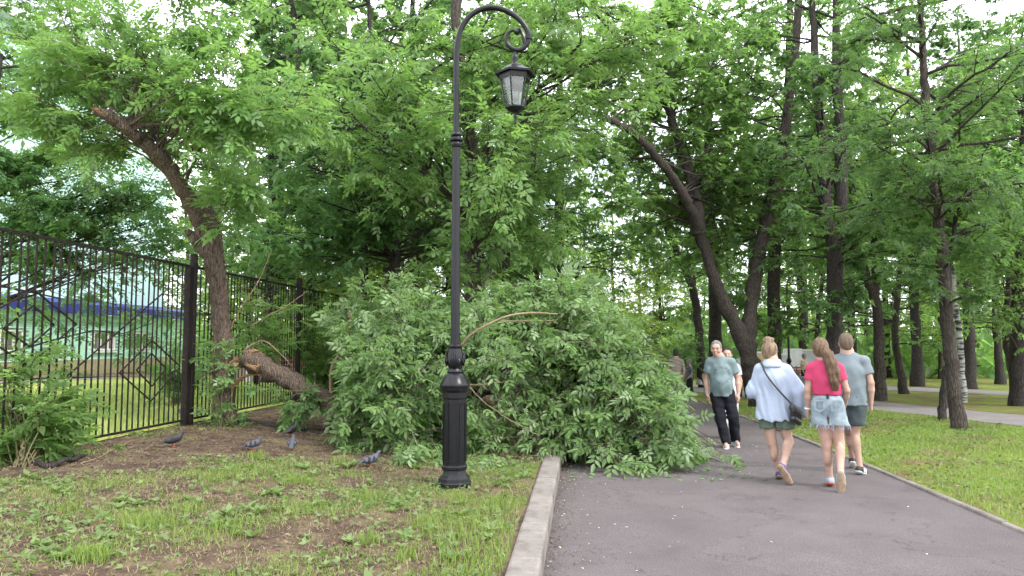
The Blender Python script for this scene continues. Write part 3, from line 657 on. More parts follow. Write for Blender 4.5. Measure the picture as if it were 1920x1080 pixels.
def keep_fallen(p):
    k = p[:, 2] > gz(p[:, 0], p[:, 1]) + .015
    i = np.zeros(len(p), bool)
    for c, r in ells: i |= (((p - c) / (np.array(r) + .27)) ** 2).sum(1) < 1
    x, y = p[:, 0], p[:, 1]; cap = np.interp(x, [-2.6, -2.2, -1.6, -.9, -.1, .6, 1.0, 1.5, 2.0, 2.65, 3.2], [2.2, 2.55, 2.8, 2.3, 2.55, 2.75, 2.85, 2.3, 1.8, 1.15, .5])
    rag = .2 * np.sin(x * 9 + y * 3.1) + .15 * np.sin(x * 17 - y * 7.3 + 1) + .12 * np.sin(x * 29 + y * 13) + .22 * (np.sin(x * 13.7 + 2) > .75)
    hole = np.sin(p[:, 0] * 7.1 + p[:, 2] * 4.3) + np.sin(p[:, 1] * 6.3 - p[:, 2] * 7.7 + 1.3) + np.sin(p[:, 2] * 9.1 + p[:, 0] * 3.7 - p[:, 1] * 4.1)
    k &= (hole < 1.05) | (rng.random(len(p)) < .12)
    k &= p[:, 2] < cap + rag + rng.normal(0, .07, len(p))
    return k & (i | ((p[:, 2] < .42) & (p[:, 0] < 2.95) & (p[:, 0] > -2.25)) | (p[:, 2] > 1.7))
def keep_ground(p): return p[:, 2] > gz(p[:, 0], p[:, 1]) + .015
fallen = build_tree('fallen_tree_top', 'fallen leafy tree top with torn log lying across lawn, kerb and path', 'fallen tree', [(lg, [.165, .15, .135, .12, .08, .05, .03])], fb, 'fine', M['leaf_fallen'], M['bark_warm'], .15,
                    twigs=True, nsec=6, ntw=4, nlf=4, sec=.36, tw=.46, droop=.5, tilt=.8, keep=keep_fallen, wkeep=lambda e: (e[:, 0] < 2.95 - .45 * (e[:, 2] > .35)) & (e[:, 2] < 2.9) & (e[:, 2] > gz(e[:, 0], e[:, 1])), t0=.45, sides=18, sag=-.22, flare=.12, up=0)
splinters('broken_wood', lg[0] + np.array([.05, 0, 0]), unit(lg[0] - lg[1]), .16, 60, .22, fallen)
splinters('broken_wood', P(480, 690, 12.1), unit(lg[0] - lg[1]), .08, 16, .3, fallen)
def limb(pts, Y, r0, r1, name='bare_limb', parent=fallen, m='twig'):
    c = resample(PX(pts, Y), 24) - np.array(parent.location); c += np.cumsum(rng.normal(0, .004, c.shape), 0)
    MB().tube(c, np.linspace(r0, r1, 24), 7).build(name, M[m], parent, smooth=True)
limb([(835, 690), (870, 645), (900, 615), (950, 590), (1000, 583), (1045, 585)], [10.3, 10.1, 10, 10, 10.1, 10.3], .024, .009)
limb([(620, 735), (622, 690), (640, 660), (655, 625), (655, 585)], [11.4, 11.3, 11.2, 11.1, 11], .026, .012)
limb([(940, 602), (990, 600), (1045, 598)], 10.1, .01, .005)
limb([(865, 722), (910, 720), (960, 716)], 9.9, .013, .006)
limb([(880, 725), (915, 760), (960, 790), (1010, 815)], [9.9, 9.8, 9.7, 9.6], .008, .004)
limb([(430, 620), (455, 575), (485, 530), (510, 470)], 12.6, .014, .006); limb([(455, 660), (490, 640), (520, 660), (545, 690)], 12.2, .012, .005); limb([(470, 610), (500, 590), (540, 570), (575, 545)], 12.5, .01, .005)
limb([(640, 770), (618, 785), (610, 800)], [11.4, 11.3, 11.2], .07, .05, 'broken_branch_stub', fallen, 'bark_warm')
limb([(655, 780), (640, 800), (645, 815)], [11.3, 11.2, 11.1], .05, .03, 'broken_branch_stub', fallen, 'bark_warm')

limb([(436, 725), (452, 710), (475, 703), (500, 706)], [12.3, 12.25, 12.2, 12.1], .035, .015, 'torn_strip', fallen, 'wood_raw')
limb([(760, 760), (800, 700), (790, 640)], [11.2, 10.9, 10.9], .025, .012, m='bark_warm'); limb([(980, 740), (1050, 700), (1090, 690)], [10.9, 10.7, 10.6], .018, .008, m='bark_warm')
# roots and dead branches on the soil
def prop_branch(name, label, pts, Y, r, m='bark_warm'):
    c = PX(pts, Y); c[:, 2] = np.maximum(c[:, 2], gz(c[:, 0], c[:, 1]) + .01); c = resample(c, 26); c += np.cumsum(rng.normal(0, .006, c.shape), 0)
    o = empty(name, tuple(c[0])); tag(o, label, 'branch')
    MB().tube(c - c[0], np.linspace(r, r * .45, 26) * (1 + .2 * rng.uniform(-1, 1, 26)), 9).build('wood', M[m], o, smooth=True)
    return o
def onG(l): return [float(G(x, y)[1]) for x, y in l]
q = [(445, 792), (480, 795), (520, 800), (560, 805), (600, 812)]; prop_branch('tree_root', 'thick dark root on bare soil running from the snapped trunk', q, onG(q), .075, 'bark_dark')
q = [(5, 870), (50, 862), (90, 878), (130, 870), (160, 858)]; prop_branch('dead_branch', 'dark crooked dead branch lying below the leafy shrub by the fence', q, onG(q), .045, 'bark_dark')
q = [(150, 872), (200, 850), (255, 830)]; prop_branch('dead_stick', 'thin pale stick lying on soil beside the dead branch', q, onG(q), .012, 'twig')
# ---------------------------------------------------------------- standing trees seen with their own trunks
def std_tree(name, label, trunks, leafmat, bark, nb, lo, hi, zmin, targets=(), kind='lobed', size=.13, el=(-.15, .6), group='park trees', az=None, **kw):
    """trunks: [(pixel pts, depth(s), radii)]"""
    st = []
    for k, (pts, Y, r) in enumerate(trunks):
        c = PX(pts, Y)
        if k == 0: c = ground_start(c)
        st.append((c, r))
    cur = [resample(c, 30) for c, _ in st]
    br = rand_branches(cur, nb, zmin, lo, hi, el=el, az=az)
    for (px, py, Y) in targets:
        t = P(px, py, Y); c = random.choice(cur); i = np.argmin(np.abs(c[:, 2] - (t[2] - np.linalg.norm((t - c[len(c) // 2])[:2]) * .35)))
        br.append((c[i], t, .03))
    return build_tree(name, label, 'tree', st, br, kind, leafmat, bark, size, group=group, **kw)
LM, LD, LB, LY = M['leaf_mid'], M['leaf_dark'], M['leaf_bright'], M['leaf_yellow']
ctr = std_tree('box_elder_tree', 'straight trunked tree right behind the fallen crown and lamp pole', [([(886, 690), (886, 515), (884, 420), (888, 340), (880, 250), (866, 150), (850, -60), (845, -300)], 16.5, [.2, .18, .17, .17, .15, .13, .11, .06]),
      ([(884, 440), (858, 385), (800, 318), (730, 262), (650, 222)], [16.5, 16.4, 16.2, 16, 15.8], [.1, .09, .08, .06, .03]), ([(888, 330), (930, 250), (1000, 180), (1090, 80)], [16.5, 16, 15.6, 15], [.09, .07, .05, .03])],
      LB, M['bark'], 20, 2, 3.6, 4.2,
      [(1000, 260, 13.5), (950, 270, 12.5), (930, 310, 12), (900, 240, 12.5), (1040, 190, 13.5), (1080, 120, 14), (1050, 60, 14), (980, 40, 14), (1120, 30, 14), (1180, 100, 14.5), (1160, 200, 15), (1220, 150, 15), (1250, 60, 15), (1100, 260, 14.5), (1020, 330, 14.5), (1060, 400, 15.5), (960, 380, 15), (1000, 440, 15.5), (930, 430, 15),
       (820, 60, 14), (760, 120, 13.5), (700, 130, 13), (640, 120, 12.5), (600, 170, 12.5), (700, 190, 13), (790, 200, 14), (820, 170, 14), (640, 220, 13), (560, 250, 13.5), (760, 260, 14), (1300, 30, 15), (1200, -40, 15), (1080, -40, 14), (920, -30, 14), (900, 100, 14.5), (860, 560, 14), (780, 450, 14), (1060, 480, 15.5)],
      kind='ash', size=.2, twigs=True, nsec=7, ntw=4, nlf=4, sec=.3, tw=.5)
vtree = std_tree('forked_tree', 'big tree forking low into a V beside the path', [([(1432, 760), (1412, 700), (1392, 635), (1352, 555), (1322, 470), (1300, 400), (1262, 335), (1205, 265), (1150, 228), (1060, 190)], [21, 21, 21, 21, 21, 20.5, 20, 19.5, 19, 18], [.33, .28, .23, .18, .155, .14, .12, .1, .085, .05]),
      ([(1402, 660), (1406, 600), (1420, 490), (1446, 370), (1468, 260), (1488, 130), (1500, -40), (1505, -200)], [21, 21.2, 21.4, 21.5, 21.6, 21.7, 21.8, 22], [.22, .21, .18, .16, .14, .12, .09, .05]),
      ([(1312, 440), (1300, 350), (1275, 265), (1258, 215), (1262, 120), (1250, 0)], [20.8, 20.9, 21, 21, 21, 21], [.2, .18, .15, .12, .09, .04]),
      ([(1258, 215), (1200, 120), (1150, 60), (1100, 0)], [21, 20, 19.5, 19], [.1, .09, .07, .04])],
      LM, M['bark'], 90, 1.8, 3.6, 4.6, [(1360, 300, 21.5), (1380, 230, 21), (1360, 420, 22), (1390, 350, 22), (1330, 140, 19), (1400, 120, 20), (1350, 60, 18.5), (1450, 40, 19), (1200, 350, 21), (1370, 560, 22), (1360, 480, 22), (1420, 420, 23), (1150, 330, 20), (1380, 180, 20), (1300, 100, 19), (1240, 130, 19.5)], size=.185, nsec=8, ntw=4, nlf=5, sides=16, flare=.25, az=(.2, 2.95))
t3 = std_tree('maple_tree', 'thick double stemmed dark trunk just beyond the couple on the path', [([(1566, 752), (1566, 620), (1566, 480), (1548, 400), (1545, 280), (1530, 150), (1520, -60)], 20, [.24, .22, .2, .16, .14, .11, .07]), ([(1568, 500), (1576, 380), (1574, 250), (1568, 120), (1565, -80)], 20, [.16, .17, .14, .12, .07])],
      LD, M['bark_dark'], 50, 1.8, 3.4, 3.3, [(1520, 560, 18.5), (1600, 480, 18.5), (1620, 420, 18.5), (1640, 520, 19), (1690, 470, 18.5), (1660, 400, 18), (1590, 560, 19)], size=.15, nsec=8, ntw=4, nlf=6)
t4 = std_tree('maple_tree', 'slim grey trunk leaning left on the near lawn strip at the side path', [([(1797, 793), (1785, 690), (1772, 560), (1762, 430), (1748, 300), (1735, 180), (1728, 50), (1722, -100)], 14.6, [.135, .12, .11, .1, .095, .08, .06, .04])],
      LD, M['bark'], 40, 1.4, 3.0, 4.2, [(1700, 300, 13.5), (1650, 330, 13.5), (1780, 330, 13), (1850, 330, 13), (1700, 440, 14), (1820, 450, 13.5), (1760, 200, 13), (1660, 480, 14), (1720, 520, 14), (1840, 540, 14), (1880, 420, 13), (1600, 260, 14)], size=.13, nsec=7, ntw=4, nlf=5, kind='ash')
t5 = std_tree('young_tree', 'thin dark sapling trunk leaning behind the slim grey trunk', [([(1765, 775), (1772, 720), (1782, 640), (1778, 540), (1790, 420), (1800, 300)], 16.6, [.09, .08, .075, .06, .05, .03])], LM, M['bark_dark'], 26, 1, 2.2, 3.6, size=.12)
t6 = std_tree('birch_tree', 'white barked birch showing behind the slim grey trunk', [([(1805, 735), (1800, 640), (1788, 540), (1775, 440), (1765, 330), (1760, 150)], 24, [.1, .09, .085, .08, .07, .05])], M['leaf_yellow'], M['birch'], 30, 1.2, 2.5, 6, size=.1, kind='single')
t7 = std_tree('maple_tree', 'bent brown trunk at the far edge of the side path', [([(1650, 732), (1648, 650), (1645, 580), (1625, 520), (1612, 470), (1600, 380), (1590, 250)], 24.5, [.18, .16, .15, .13, .12, .1, .06]), ([(1645, 590), (1640, 480), (1638, 360), (1640, 250)], 24.5, [.1, .1, .08, .05])], LM, M['bark'], 55, 1.6, 3.4, 4.2, size=.15)
t8 = std_tree('maple_tree', 'stout trunk cut by the photo edge beside the side path', [([(1914, 742), (1914, 640), (1920, 500), (1925, 350), (1930, 150)], 22, [.3, .27, .25, .22, .15])], LM, M['bark_dark'], 70, 1.6, 3.4, 3.6, [(1850, 500, 20), (1830, 580, 20), (1880, 430, 19), (1840, 380, 19), (1890, 560, 20)], size=.14)
t9 = std_tree('linden_tree', 'tall dark trunk rising straight behind the woman with the bun', [([(1452, 745), (1452, 620), (1451, 480), (1460, 350), (1476, 220), (1480, 60), (1482, -100)], 26, [.26, .23, .21, .19, .16, .12, .07])], LM, M['bark_dark'], 60, 1.8, 3.6, 4.5, [(1400, 600, 25), (1500, 620, 24.5), (1480, 580, 24)], size=.16)
t10 = std_tree('linden_tree', 'straight dark trunk behind the smiling man in grey shirt', [([(1342, 740), (1341, 600), (1338, 500), (1330, 380), (1328, 240), (1322, 50)], 29, [.27, .24, .22, .2, .16, .08])], LD, M['bark_dark'], 55, 2, 3.6, 5.5, size=.17)
t11 = std_tree('linden_tree', 'crooked dark trunk beyond the strollers at the bend of the path', [([(1318, 700), (1310, 620), (1300, 545), (1268, 470), (1240, 405), (1225, 330)], 36, [.22, .2, .18, .15, .12, .08])], LM, M['bark_dark'], 50, 2, 3.6, 4.5, size=.18)
t12 = std_tree('maple_tree', 'maple with spreading crooked limbs growing inside the fence', [([(745, 640), (740, 520), (735, 440), (690, 360), (640, 310), (590, 250), (560, 100), (540, -50)], 19, [.16, .15, .14, .12, .11, .1, .08, .05]), ([(738, 480), (712, 420), (708, 300), (700, 150), (690, -50)], 19.3, [.1, .09, .09, .07, .04])],
      LD, M['bark_dark'], 80, 1.8, 3.4, 3.4, [(560, 380, 17.5), (620, 420, 17.5), (520, 440, 17), (480, 400, 17), (680, 450, 17.5), (600, 470, 17.5), (500, 340, 17), (650, 350, 17), (700, 400, 17.5), (450, 450, 16.5), (480, 480, 16.5)], size=.17)
t13 = std_tree('maple_tree', 'thin dark trunk standing inside the fence behind its second post', [([(682, 660), (684, 560), (680, 450), (672, 360), (660, 250), (575, 90), (545, 0), (520, -80)], 22, [.14, .13, .12, .11, .1, .09, .07, .04])], LD, M['bark_dark'], 60, 1.8, 3.4, 4.6, [(660, 100, 20), (740, 60, 20), (600, 60, 19), (700, 20, 19), (560, 130, 19)], size=.16)
t14 = std_tree('shade_tree', 'dark dense tree between the fence and the green building', [([(-90, 780), (-80, 600), (-60, 450), (-30, 300), (0, 100)], 15, [.15, .14, .12, .1, .06])], LD, M['bark_dark'], 26, 1.4, 2.8, 3.9, [(40, 330, 14.5), (120, 350, 14.5), (200, 370, 14.5), (270, 360, 14.5), (320, 430, 14.5), (60, 400, 14.5), (150, 430, 14.5), (240, 440, 14.5), (300, 480, 14.8), (20, 460, 14.5), (110, 490, 15), (330, 360, 15), (200, 300, 14.5), (90, 290, 14.5), (10, 300, 14), (330, 580, 15.4), (230, 400, 14.6), (280, 420, 14.6), (300, 380, 14.8), (260, 470, 14.8), (325, 455, 15), (345, 400, 15), (220, 345, 14.6), (290, 330, 14.8), (180, 460, 14.6), (345, 480, 15.2), (140, 390, 14.4)], size=.16, kind='ash', nsec=6)

# ---------------------------------------------------------------- shrubs and shoots
def shrub(name, label, base, targets, leafmat, size=.1, kind='ash', group=None, **kw):
    base = np.array(base, float); br = [(base + rng.normal(0, .06, 3) * np.array([1, 1, 0]), np.array(t, float), .01) for t in targets]
    st = [(np.array([base, base + (0, 0, .12), base + (0, 0, .3)]), [.016, .014, .01])]
    a = dict(nsec=4, ntw=3, nlf=5, sec=.35, tw=.5, twigs=True, t0=.2, flare=.1, keep=keep_ground); a.update(kw)
    r = build_tree(name, label, 'shrub', st, br, kind, leafmat, M['stem'], size, group=group, **a)
    for c in r.children:
        if c.name.startswith('trunk'): c.name = 'stems'
        if c.name.startswith('crown'): c.name = 'foliage'
    return r
b0 = G(40, 875)
shrub('leafy_shrub', 'leafy green shrub growing at the near end of the fence', b0, [P(x, y, d) for x, y, d in [(20, 600, 8.8), (60, 640, 8.8), (10, 680, 8.6), (90, 690, 8.9), (130, 720, 9), (60, 740, 8.6), (20, 780, 8.5), (110, 790, 8.7), (150, 800, 8.9), (170, 840, 8.8), (60, 830, 8.5), (0, 720, 8.6), (120, 840, 8.6), (-20, 640, 8.7), (140, 760, 9), (80, 800, 8.6), (30, 840, 8.4)]], M['leaf_mid'], .15)
b1 = G(425, 800)
shrub('sprout', 'blue green leafy shoots sprouting round the foot of the snapped trunk', b1, [P(x, y, 12.1) for x, y in [(385, 640), (410, 625), (440, 640), (400, 660), (380, 680), (450, 785), (470, 800), (420, 795), (380, 800), (350, 805), (480, 790), (395, 735)]], M['leaf_fallen'], .13, nsec=2)
b2 = G(560, 775)
shrub('sprout', 'drooping leafy spray hanging under the torn log', P(590, 735, 11.8), [P(x, y, 11.5) for x, y in [(520, 745), (540, 760), (570, 770), (600, 760), (560, 735), (490, 730), (545, 785)]], M['leaf_fallen'], .13, nsec=2)
shrub('sapling', 'light green sapling shoots against the fence above the torn log', P(500, 700, 13.0), [P(x, y, 12.9) for x, y in [(470, 560), (500, 540), (530, 560), (510, 600), (480, 600), (535, 545), (460, 580), (515, 640), (460, 530)]], M['leaf_mid'], .1)
for k, (px, py, lab) in enumerate([(640, 640, 'dense green bush behind the second fence post'), (330, 700, 'small light green bush inside the fence beside the doubled post'), (1165, 640, 'pale bright green bush glowing beyond the fallen crown'), (1240, 640, 'feathery dark bush left of the crooked trunk')]):
    Y = [17.5, 15.2, 33, 36][k]; c = P(px, py, Y); c[2] = float(gz(c[0], c[1])); rr = [1.5, .35, 3.0, 1.8][k]; hh = [2.6, 1.5, 6.0, 2.6][k]
    tg = [c + np.array([rr * math.cos(a) * q, rr * math.sin(a) * q, hh * z]) for a, q, z in zip(rng.uniform(0, 6.28, [46, 12, 46, 46][k]), rng.uniform(.3, 1, 46), rng.uniform(.12, 1, 46))]
    shrub('bush', lab, c, tg, [LM, LB, LY, LD][k], [.12, .1, .16, .15][k], 'ash' if k < 2 else 'lobed', nsec=6, ntw=4, nlf=5, sec=.4)

# ---------------------------------------------------------------- trees of the wood behind, copies of a few kinds
def generic(name, label, H, rad, zmin, nb, lo, hi, leafmat, bark, kind, size, lean=.3, r0=.2, el=(-.2, .6)):
    k = 7; pts = np.array([[math.sin(i * 1.7) * lean * .3 + lean * (i / k) ** 2, math.cos(i * 2.1) * lean * .25, H * i / (k - 1)] for i in range(k)]); pts[0] = (0, 0, -.2)
    cur = resample(pts, 30); br = []
    for b in rand_branches([cur], nb, zmin, 1, 1.0001, el=el, r=.04):
        p, q, r = b; h = (p[2] - zmin) / (H - zmin); L = random.uniform(lo, hi) * (1.05 - .75 * h ** 1.6); br.append((p, p + (q - p) * L, r * max(.3, 1 - h)))
    return build_tree(name, label, 'tree', [(pts, [r0, r0 * .9, r0 * .8, r0 * .65, r0 * .5, r0 * .35, r0 * .15])], br, kind, leafmat, bark, size, nsec=7, ntw=4, nlf=5, sec=.36, tw=.45, sides=9, flare=.5)
GEN = [generic('forest_tree', '', 16, 4, 2.6, 75, 2.4, 4.2, LM, M['bark_dark'], 'lobed', .17), generic('forest_tree', '', 18, 4, 4.0, 80, 2.2, 4.0, LD, M['bark_dark'], 'lobed', .17, r0=.25),
       generic('forest_tree', '', 14, 4, 1.8, 70, 2.0, 3.8, LM, M['bark'], 'single', .2, r0=.16, lean=.8), generic('forest_tree', '', 15, 4, 1.2, 75, 2.0, 3.6, LY, M['bark'], 'lobed', .17, r0=.15)]
far_lab = {0: 'mid green broadleaf tree in the wood behind the park paths', 1: 'dark tall broadleaf tree in the wood behind the park paths', 2: 'loose crowned bent tree in the wood behind the park paths', 3: 'yellow green young tree in the wood behind the park paths'}
spots = []
# (x pixel, depth, kind, scale)
named = [(1715, 38, 1, 1.0), (1812, 35, 1, 1.0), (1600, 40, 0, 1), (1870, 40, 0, 1), (1760, 46, 3, .9), (1660, 48, 0, 1), (1540, 44, 2, 1), (1500, 48, 0, 1.1), (1410, 46, 1, 1), (1200, 58, 3, .95), (1150, 53, 3, .9), (1100, 36, 0, .8), (1085, 51, 3, .9), (1238, 57, 3, .95), (1300, 54, 2, .9), (1050, 30, 1, .95), (1000, 25, 2, .85), (950, 24, 0, .9), (780, 24, 1, .9), (840, 28, 0, 1), (720, 29, 3, .9), (640, 31, 3, 1), (580, 27, 1, .8), (520, 30, 0, .9), (505, 26, 1, .7), (470, 33, 3, .9), (1900, 30, 2, 1), (1960, 26, 1, 1), (2050, 24, 0, 1), (1690, 30, 2, .9), (-80, 17, 0, .8), (900, 40, 0, 1.1), (680, 44, 1, 1.1)]
LAB = {1715: 'dark trunked tree on the far lawn between the bent brown trunk and the birch', 1812: 'stout dark trunked tree on the far lawn just behind the birch', 1600: 'dark tree beyond the side path behind the man in grey blue tee', 1870: 'dark tree at the wood edge left of the trunk cut by the photo edge',
       1760: 'small yellow green tree glowing at the wood edge behind the slim grey trunk', 1540: 'thin bent tree behind the display boards', 1410: 'dark tree whose trunk shows within the fork of the V shaped tree', 1200: 'yellow green tree beyond the fallen crown toward the far strollers',
       1150: 'bright yellow green tree right behind the top of the fallen crown', 1100: 'green tree behind the lantern that peeks over the fallen crown', 1050: 'dark tree just behind the crown of the tree by the lamp', 780: 'dark tall tree inside the fence behind the spreading maple', 720: 'yellow green tree in the gap behind the spreading maple',
       505: 'dark low tree inside the fence behind the torn end of the log', 470: 'yellow green tree behind the sapling shoots at the fence', 1900: 'loose bent tree beyond the side path by the photo edge', 1690: 'loose bent tree between side path and far path', -80: 'green tree at the photo edge behind the leafy shrub'}
labels = {}
for (px, Y, k, s) in named: spots.append(((px - 960) / 1400 * Y, Y, k, s)); labels[len(spots) - 1] = LAB.get(px)
for row, (Y, n) in enumerate([(56, 13), (66, 14), (80, 16), (96, 16)]):
    for i in range(n):
        x = ((i + random.uniform(.1, .9)) / n - .5) * Y * 1.75 + Y * .07; spots.append((x, Y + random.uniform(-4, 4), random.choice([0, 0, 1, 1, 2, 3]), random.uniform(.9, 1.25)))
used = set()
for i_, (x, y, k, s) in enumerate(spots):
    u = x * EU[0] + y * EU[1]; v = x * EV[0] + y * EV[1]
    if -.8 < v < 4.4 and y < 50: continue
    if i_ >= len(named) and 1110 < 960 + 1400 * x / y < 1290: s *= .55; k = 3
    o = GEN[k] if k not in used else copy_tree(GEN[k]); used.add(k)
    o.location = (x, y, float(gz(x, y))); o.rotation_euler = (0, 0, random.uniform(0, 6.28)); o.scale = (s, s, s * random.uniform(.92, 1.1))
    o['label'] = labels.get(i_) or far_lab[k]; o['group'] = far_lab[k].replace(' tree ', ' trees ')
# a mass of undergrowth that closes the view between the trunks
fo = Foliage()
n = 56000; a = rng.uniform(-.75, .85, n); d = rng.uniform(46, 105, n) ; xx = d * np.tan(a * .72); zz = np.abs(rng.normal(0, 2.4, n)) * (.6 + .5 * np.sin(xx * .6) * np.sin(d * .35 + xx * .2)) 
v_ = xx * EV[0] + d * EV[1]; ok = (v_ < -1.5) | (v_ > 5.5) | (d > 85)
pp = np.stack([xx, d, gz(xx, d) + zz + .1], 1)[ok]
fo.add(pp, unit(rng.normal(0, 1, pp.shape)), unit(rng.normal(0, .6, pp.shape) + (0, 0, 1)), rng.uniform(.5, 1.1, len(pp)))
ug = link('undergrowth', fo.mesh('undergrowth', 'single'), LM); tag(ug, 'far green undergrowth between the trunks of the wood', 'undergrowth', kind='stuff')
# ================================================================ bodies: smooth blended volumes turned into one surface
class SDF:
    def __init__(s, lo, hi, h):
        s.lo = np.array(lo, float); s.h = h; s.n = np.ceil((np.array(hi) - s.lo) / h).astype(int) + 1
        s.ax = [s.lo[i] + h * np.arange(s.n[i]) for i in range(3)]; s.F = np.full(tuple(s.n), 1.0, np.float32)
    def _sl(s, a, b):
        i0 = np.clip(np.floor((a - s.lo) / s.h).astype(int), 0, s.n); i1 = np.clip(np.ceil((b - s.lo) / s.h).astype(int) + 1, 0, s.n)
        return tuple(slice(p, q) for p, q in zip(i0, i1)), [s.ax[i][i0[i]:i1[i]] for i in range(3)]
    def _mix(s, lo, hi, fn, k, sub=False):
        pad = 2.5 * k + 3 * s.h; sl, ax = s._sl(lo - pad, hi + pad)
        if 0 in [len(a) for a in ax]: return s
        X, Y, Z = ax[0][:, None, None], ax[1][None, :, None], ax[2][None, None, :]
        d = fn(X, Y, Z); f = s.F[sl]
        if sub: d = -d; h = np.clip(.5 - .5 * (d - f) / k * -1, 0, 1); r = np.maximum(f, d)
        else: h = np.clip(.5 + .5 * (f - d) / k, 0, 1); r = f * (1 - h) + d * h - k * h * (1 - h)
        s.F[sl] = r; return s
    def cone(s, a, b, ra, rb=None, k=.02, sub=False, flat=False):
        a = np.array(a, float); b = np.array(b, float); rb = ra if rb is None else rb; ab = b - a; L2 = (ab ** 2).sum() + 1e-9; m = max(ra, rb)
        def fn(X, Y, Z):
            t = np.clip(((X - a[0]) * ab[0] + (Y - a[1]) * ab[1] + (Z - a[2]) * ab[2]) / L2, 0, 1)
            d = np.sqrt((X - a[0] - t * ab[0]) ** 2 + (Y - a[1] - t * ab[1]) ** 2 + (Z - a[2] - t * ab[2]) ** 2) - (ra + (rb - ra) * t)
            return np.maximum(d, ((X - b[0]) * ab[0] + (Y - b[1]) * ab[1] + (Z - b[2]) * ab[2]) / math.sqrt(L2)) if flat else d
        return s._mix(np.minimum(a, b) - m, np.maximum(a, b) + m, fn, k, sub)
    def chain(s, pts, rs, k=.02):
        for i in range(len(pts) - 1): s.cone(pts[i], pts[i + 1], rs[i], rs[i + 1], k)
        return s
    def ell(s, c, r, k=.02, Rm=None, sub=False):
        c = np.array(c, float); r = np.array(r, float); m = r.max(); Q = np.eye(3) if Rm is None else np.array(Rm).T
        def fn(X, Y, Z):
            x, y, z = X - c[0], Y - c[1], Z - c[2]
            p = [Q[i, 0] * x + Q[i, 1] * y + Q[i, 2] * z for i in range(3)]
            k0 = np.sqrt(sum((p[i] / r[i]) ** 2 for i in range(3))); k1 = np.sqrt(sum((p[i] / r[i] ** 2) ** 2 for i in range(3))) + 1e-6
            return k0 * (k0 - 1) / k1
        return s._mix(c - m, c + m, fn, k, sub)
    def cut(s, n, d):
        """remove where n.p > d"""
        X, Y, Z = s.ax[0][:, None, None], s.ax[1][None, :, None], s.ax[2][None, None, :]
        s.F = np.maximum(s.F, (n[0] * X + n[1] * Y + n[2] * Z - d).astype(np.float32)); return s
    def ripple(s, amp, fn):
        X, Y, Z = s.ax[0][:, None, None], s.ax[1][None, :, None], s.ax[2][None, None, :]
        s.F = s.F + (amp * fn(X, Y, Z)).astype(np.float32); return s
    def mesh(s, name, m, parent, smooth=True):
        F = s.F; F[0], F[-1] = 1, 1; F[:, 0], F[:, -1] = 1, 1; F[:, :, 0], F[:, :, -1] = 1, 1
        S = F < 0; nx, ny, nz = F.shape
        cnt = np.zeros((nx - 1, ny - 1, nz - 1), np.int8); off = [(i, j, k) for i in (0, 1) for j in (0, 1) for k in (0, 1)]
        for i, j, k in off: cnt += S[i:nx - 1 + i, j:ny - 1 + j, k:nz - 1 + k]
        act = (cnt > 0) & (cnt < 8); ci = np.argwhere(act); idx = np.full(act.shape, -1, np.int64); idx[act] = np.arange(len(ci))
        acc = np.zeros((len(ci), 3)); num = np.zeros(len(ci))
        for a in range(8):
            for b in range(a + 1, 8):
                oa, ob = np.array(off[a]), np.array(off[b])
                if np.abs(oa - ob).sum() != 1: continue
                fa = F[tuple((ci + oa).T)]; fb = F[tuple((ci + ob).T)]; m_ = (fa < 0) != (fb < 0)
                t = np.where(m_, fa / np.where(m_, fa - fb, 1), 0)[:, None]; acc += np.where(m_[:, None], oa + (ob - oa) * t, 0); num += m_
        V = s.lo + s.h * (ci + acc / num[:, None]); Q = []
        for ax in range(3):
            sl0 = [slice(None)] * 3; sl1 = [slice(None)] * 3; sl0[ax] = slice(0, -1); sl1[ax] = slice(1, None)
            A0_, A1_ = S[tuple(sl0)], S[tuple(sl1)]; e = np.argwhere(A0_ != A1_); o1, o2 = [(1, 2), (2, 0), (0, 1)][ax]
            e = e[(e[:, o1] > 0) & (e[:, o2] > 0) & (e[:, o1] < [nx, ny, nz][o1] - 1) & (e[:, o2] < [nx, ny, nz][o2] - 1)]
            d1 = np.zeros(3, int); d1[o1] = 1; d2 = np.zeros(3, int); d2[o2] = 1
            q = np.stack([idx[tuple((e - d1 - d2).T)], idx[tuple((e - d2).T)], idx[tuple(e.T)], idx[tuple((e - d1).T)]], 1)
            fl = ~A0_[tuple(e.T)]; q[fl] = q[fl][:, ::-1]; Q.append(q)
        me = mesh_np(name, V, np.concatenate(Q), smooth); return link(name, me, m, parent)
def v3(*a): return np.array(a, float)
M['skin'] = mat('skin', (.4, .265, .21), .55, spec=.3, var=(.34, .21, .16), scale=9); b_ = nodes_of(M['skin'])[2]; b_.inputs['Subsurface Weight'].default_value = .08; b_.inputs['Subsurface Radius'].default_value = (.02, .008, .004)
M['skin_leg'] = M['skin']
def cloth(name, c, c2=None, rough=.9, sc=7, bump=.25, bs=60): return mat(name, c, rough, spec=.15, var=c2 or tuple(x * .8 for x in c), scale=sc, bump=bump, bscale=bs)
def hairmat(name, c, c2): return mat(name, c, .5, spec=.4, var=c2, scale=9, vec=(5, 5, .6), bump=.8, bscale=40)
M['white_rubber'] = mat('white_rubber', (.62, .62, .6), .7); M['sole_brown'] = mat('sole_brown', (.2, .14, .09), .8, var=(.3, .22, .15), scale=30)
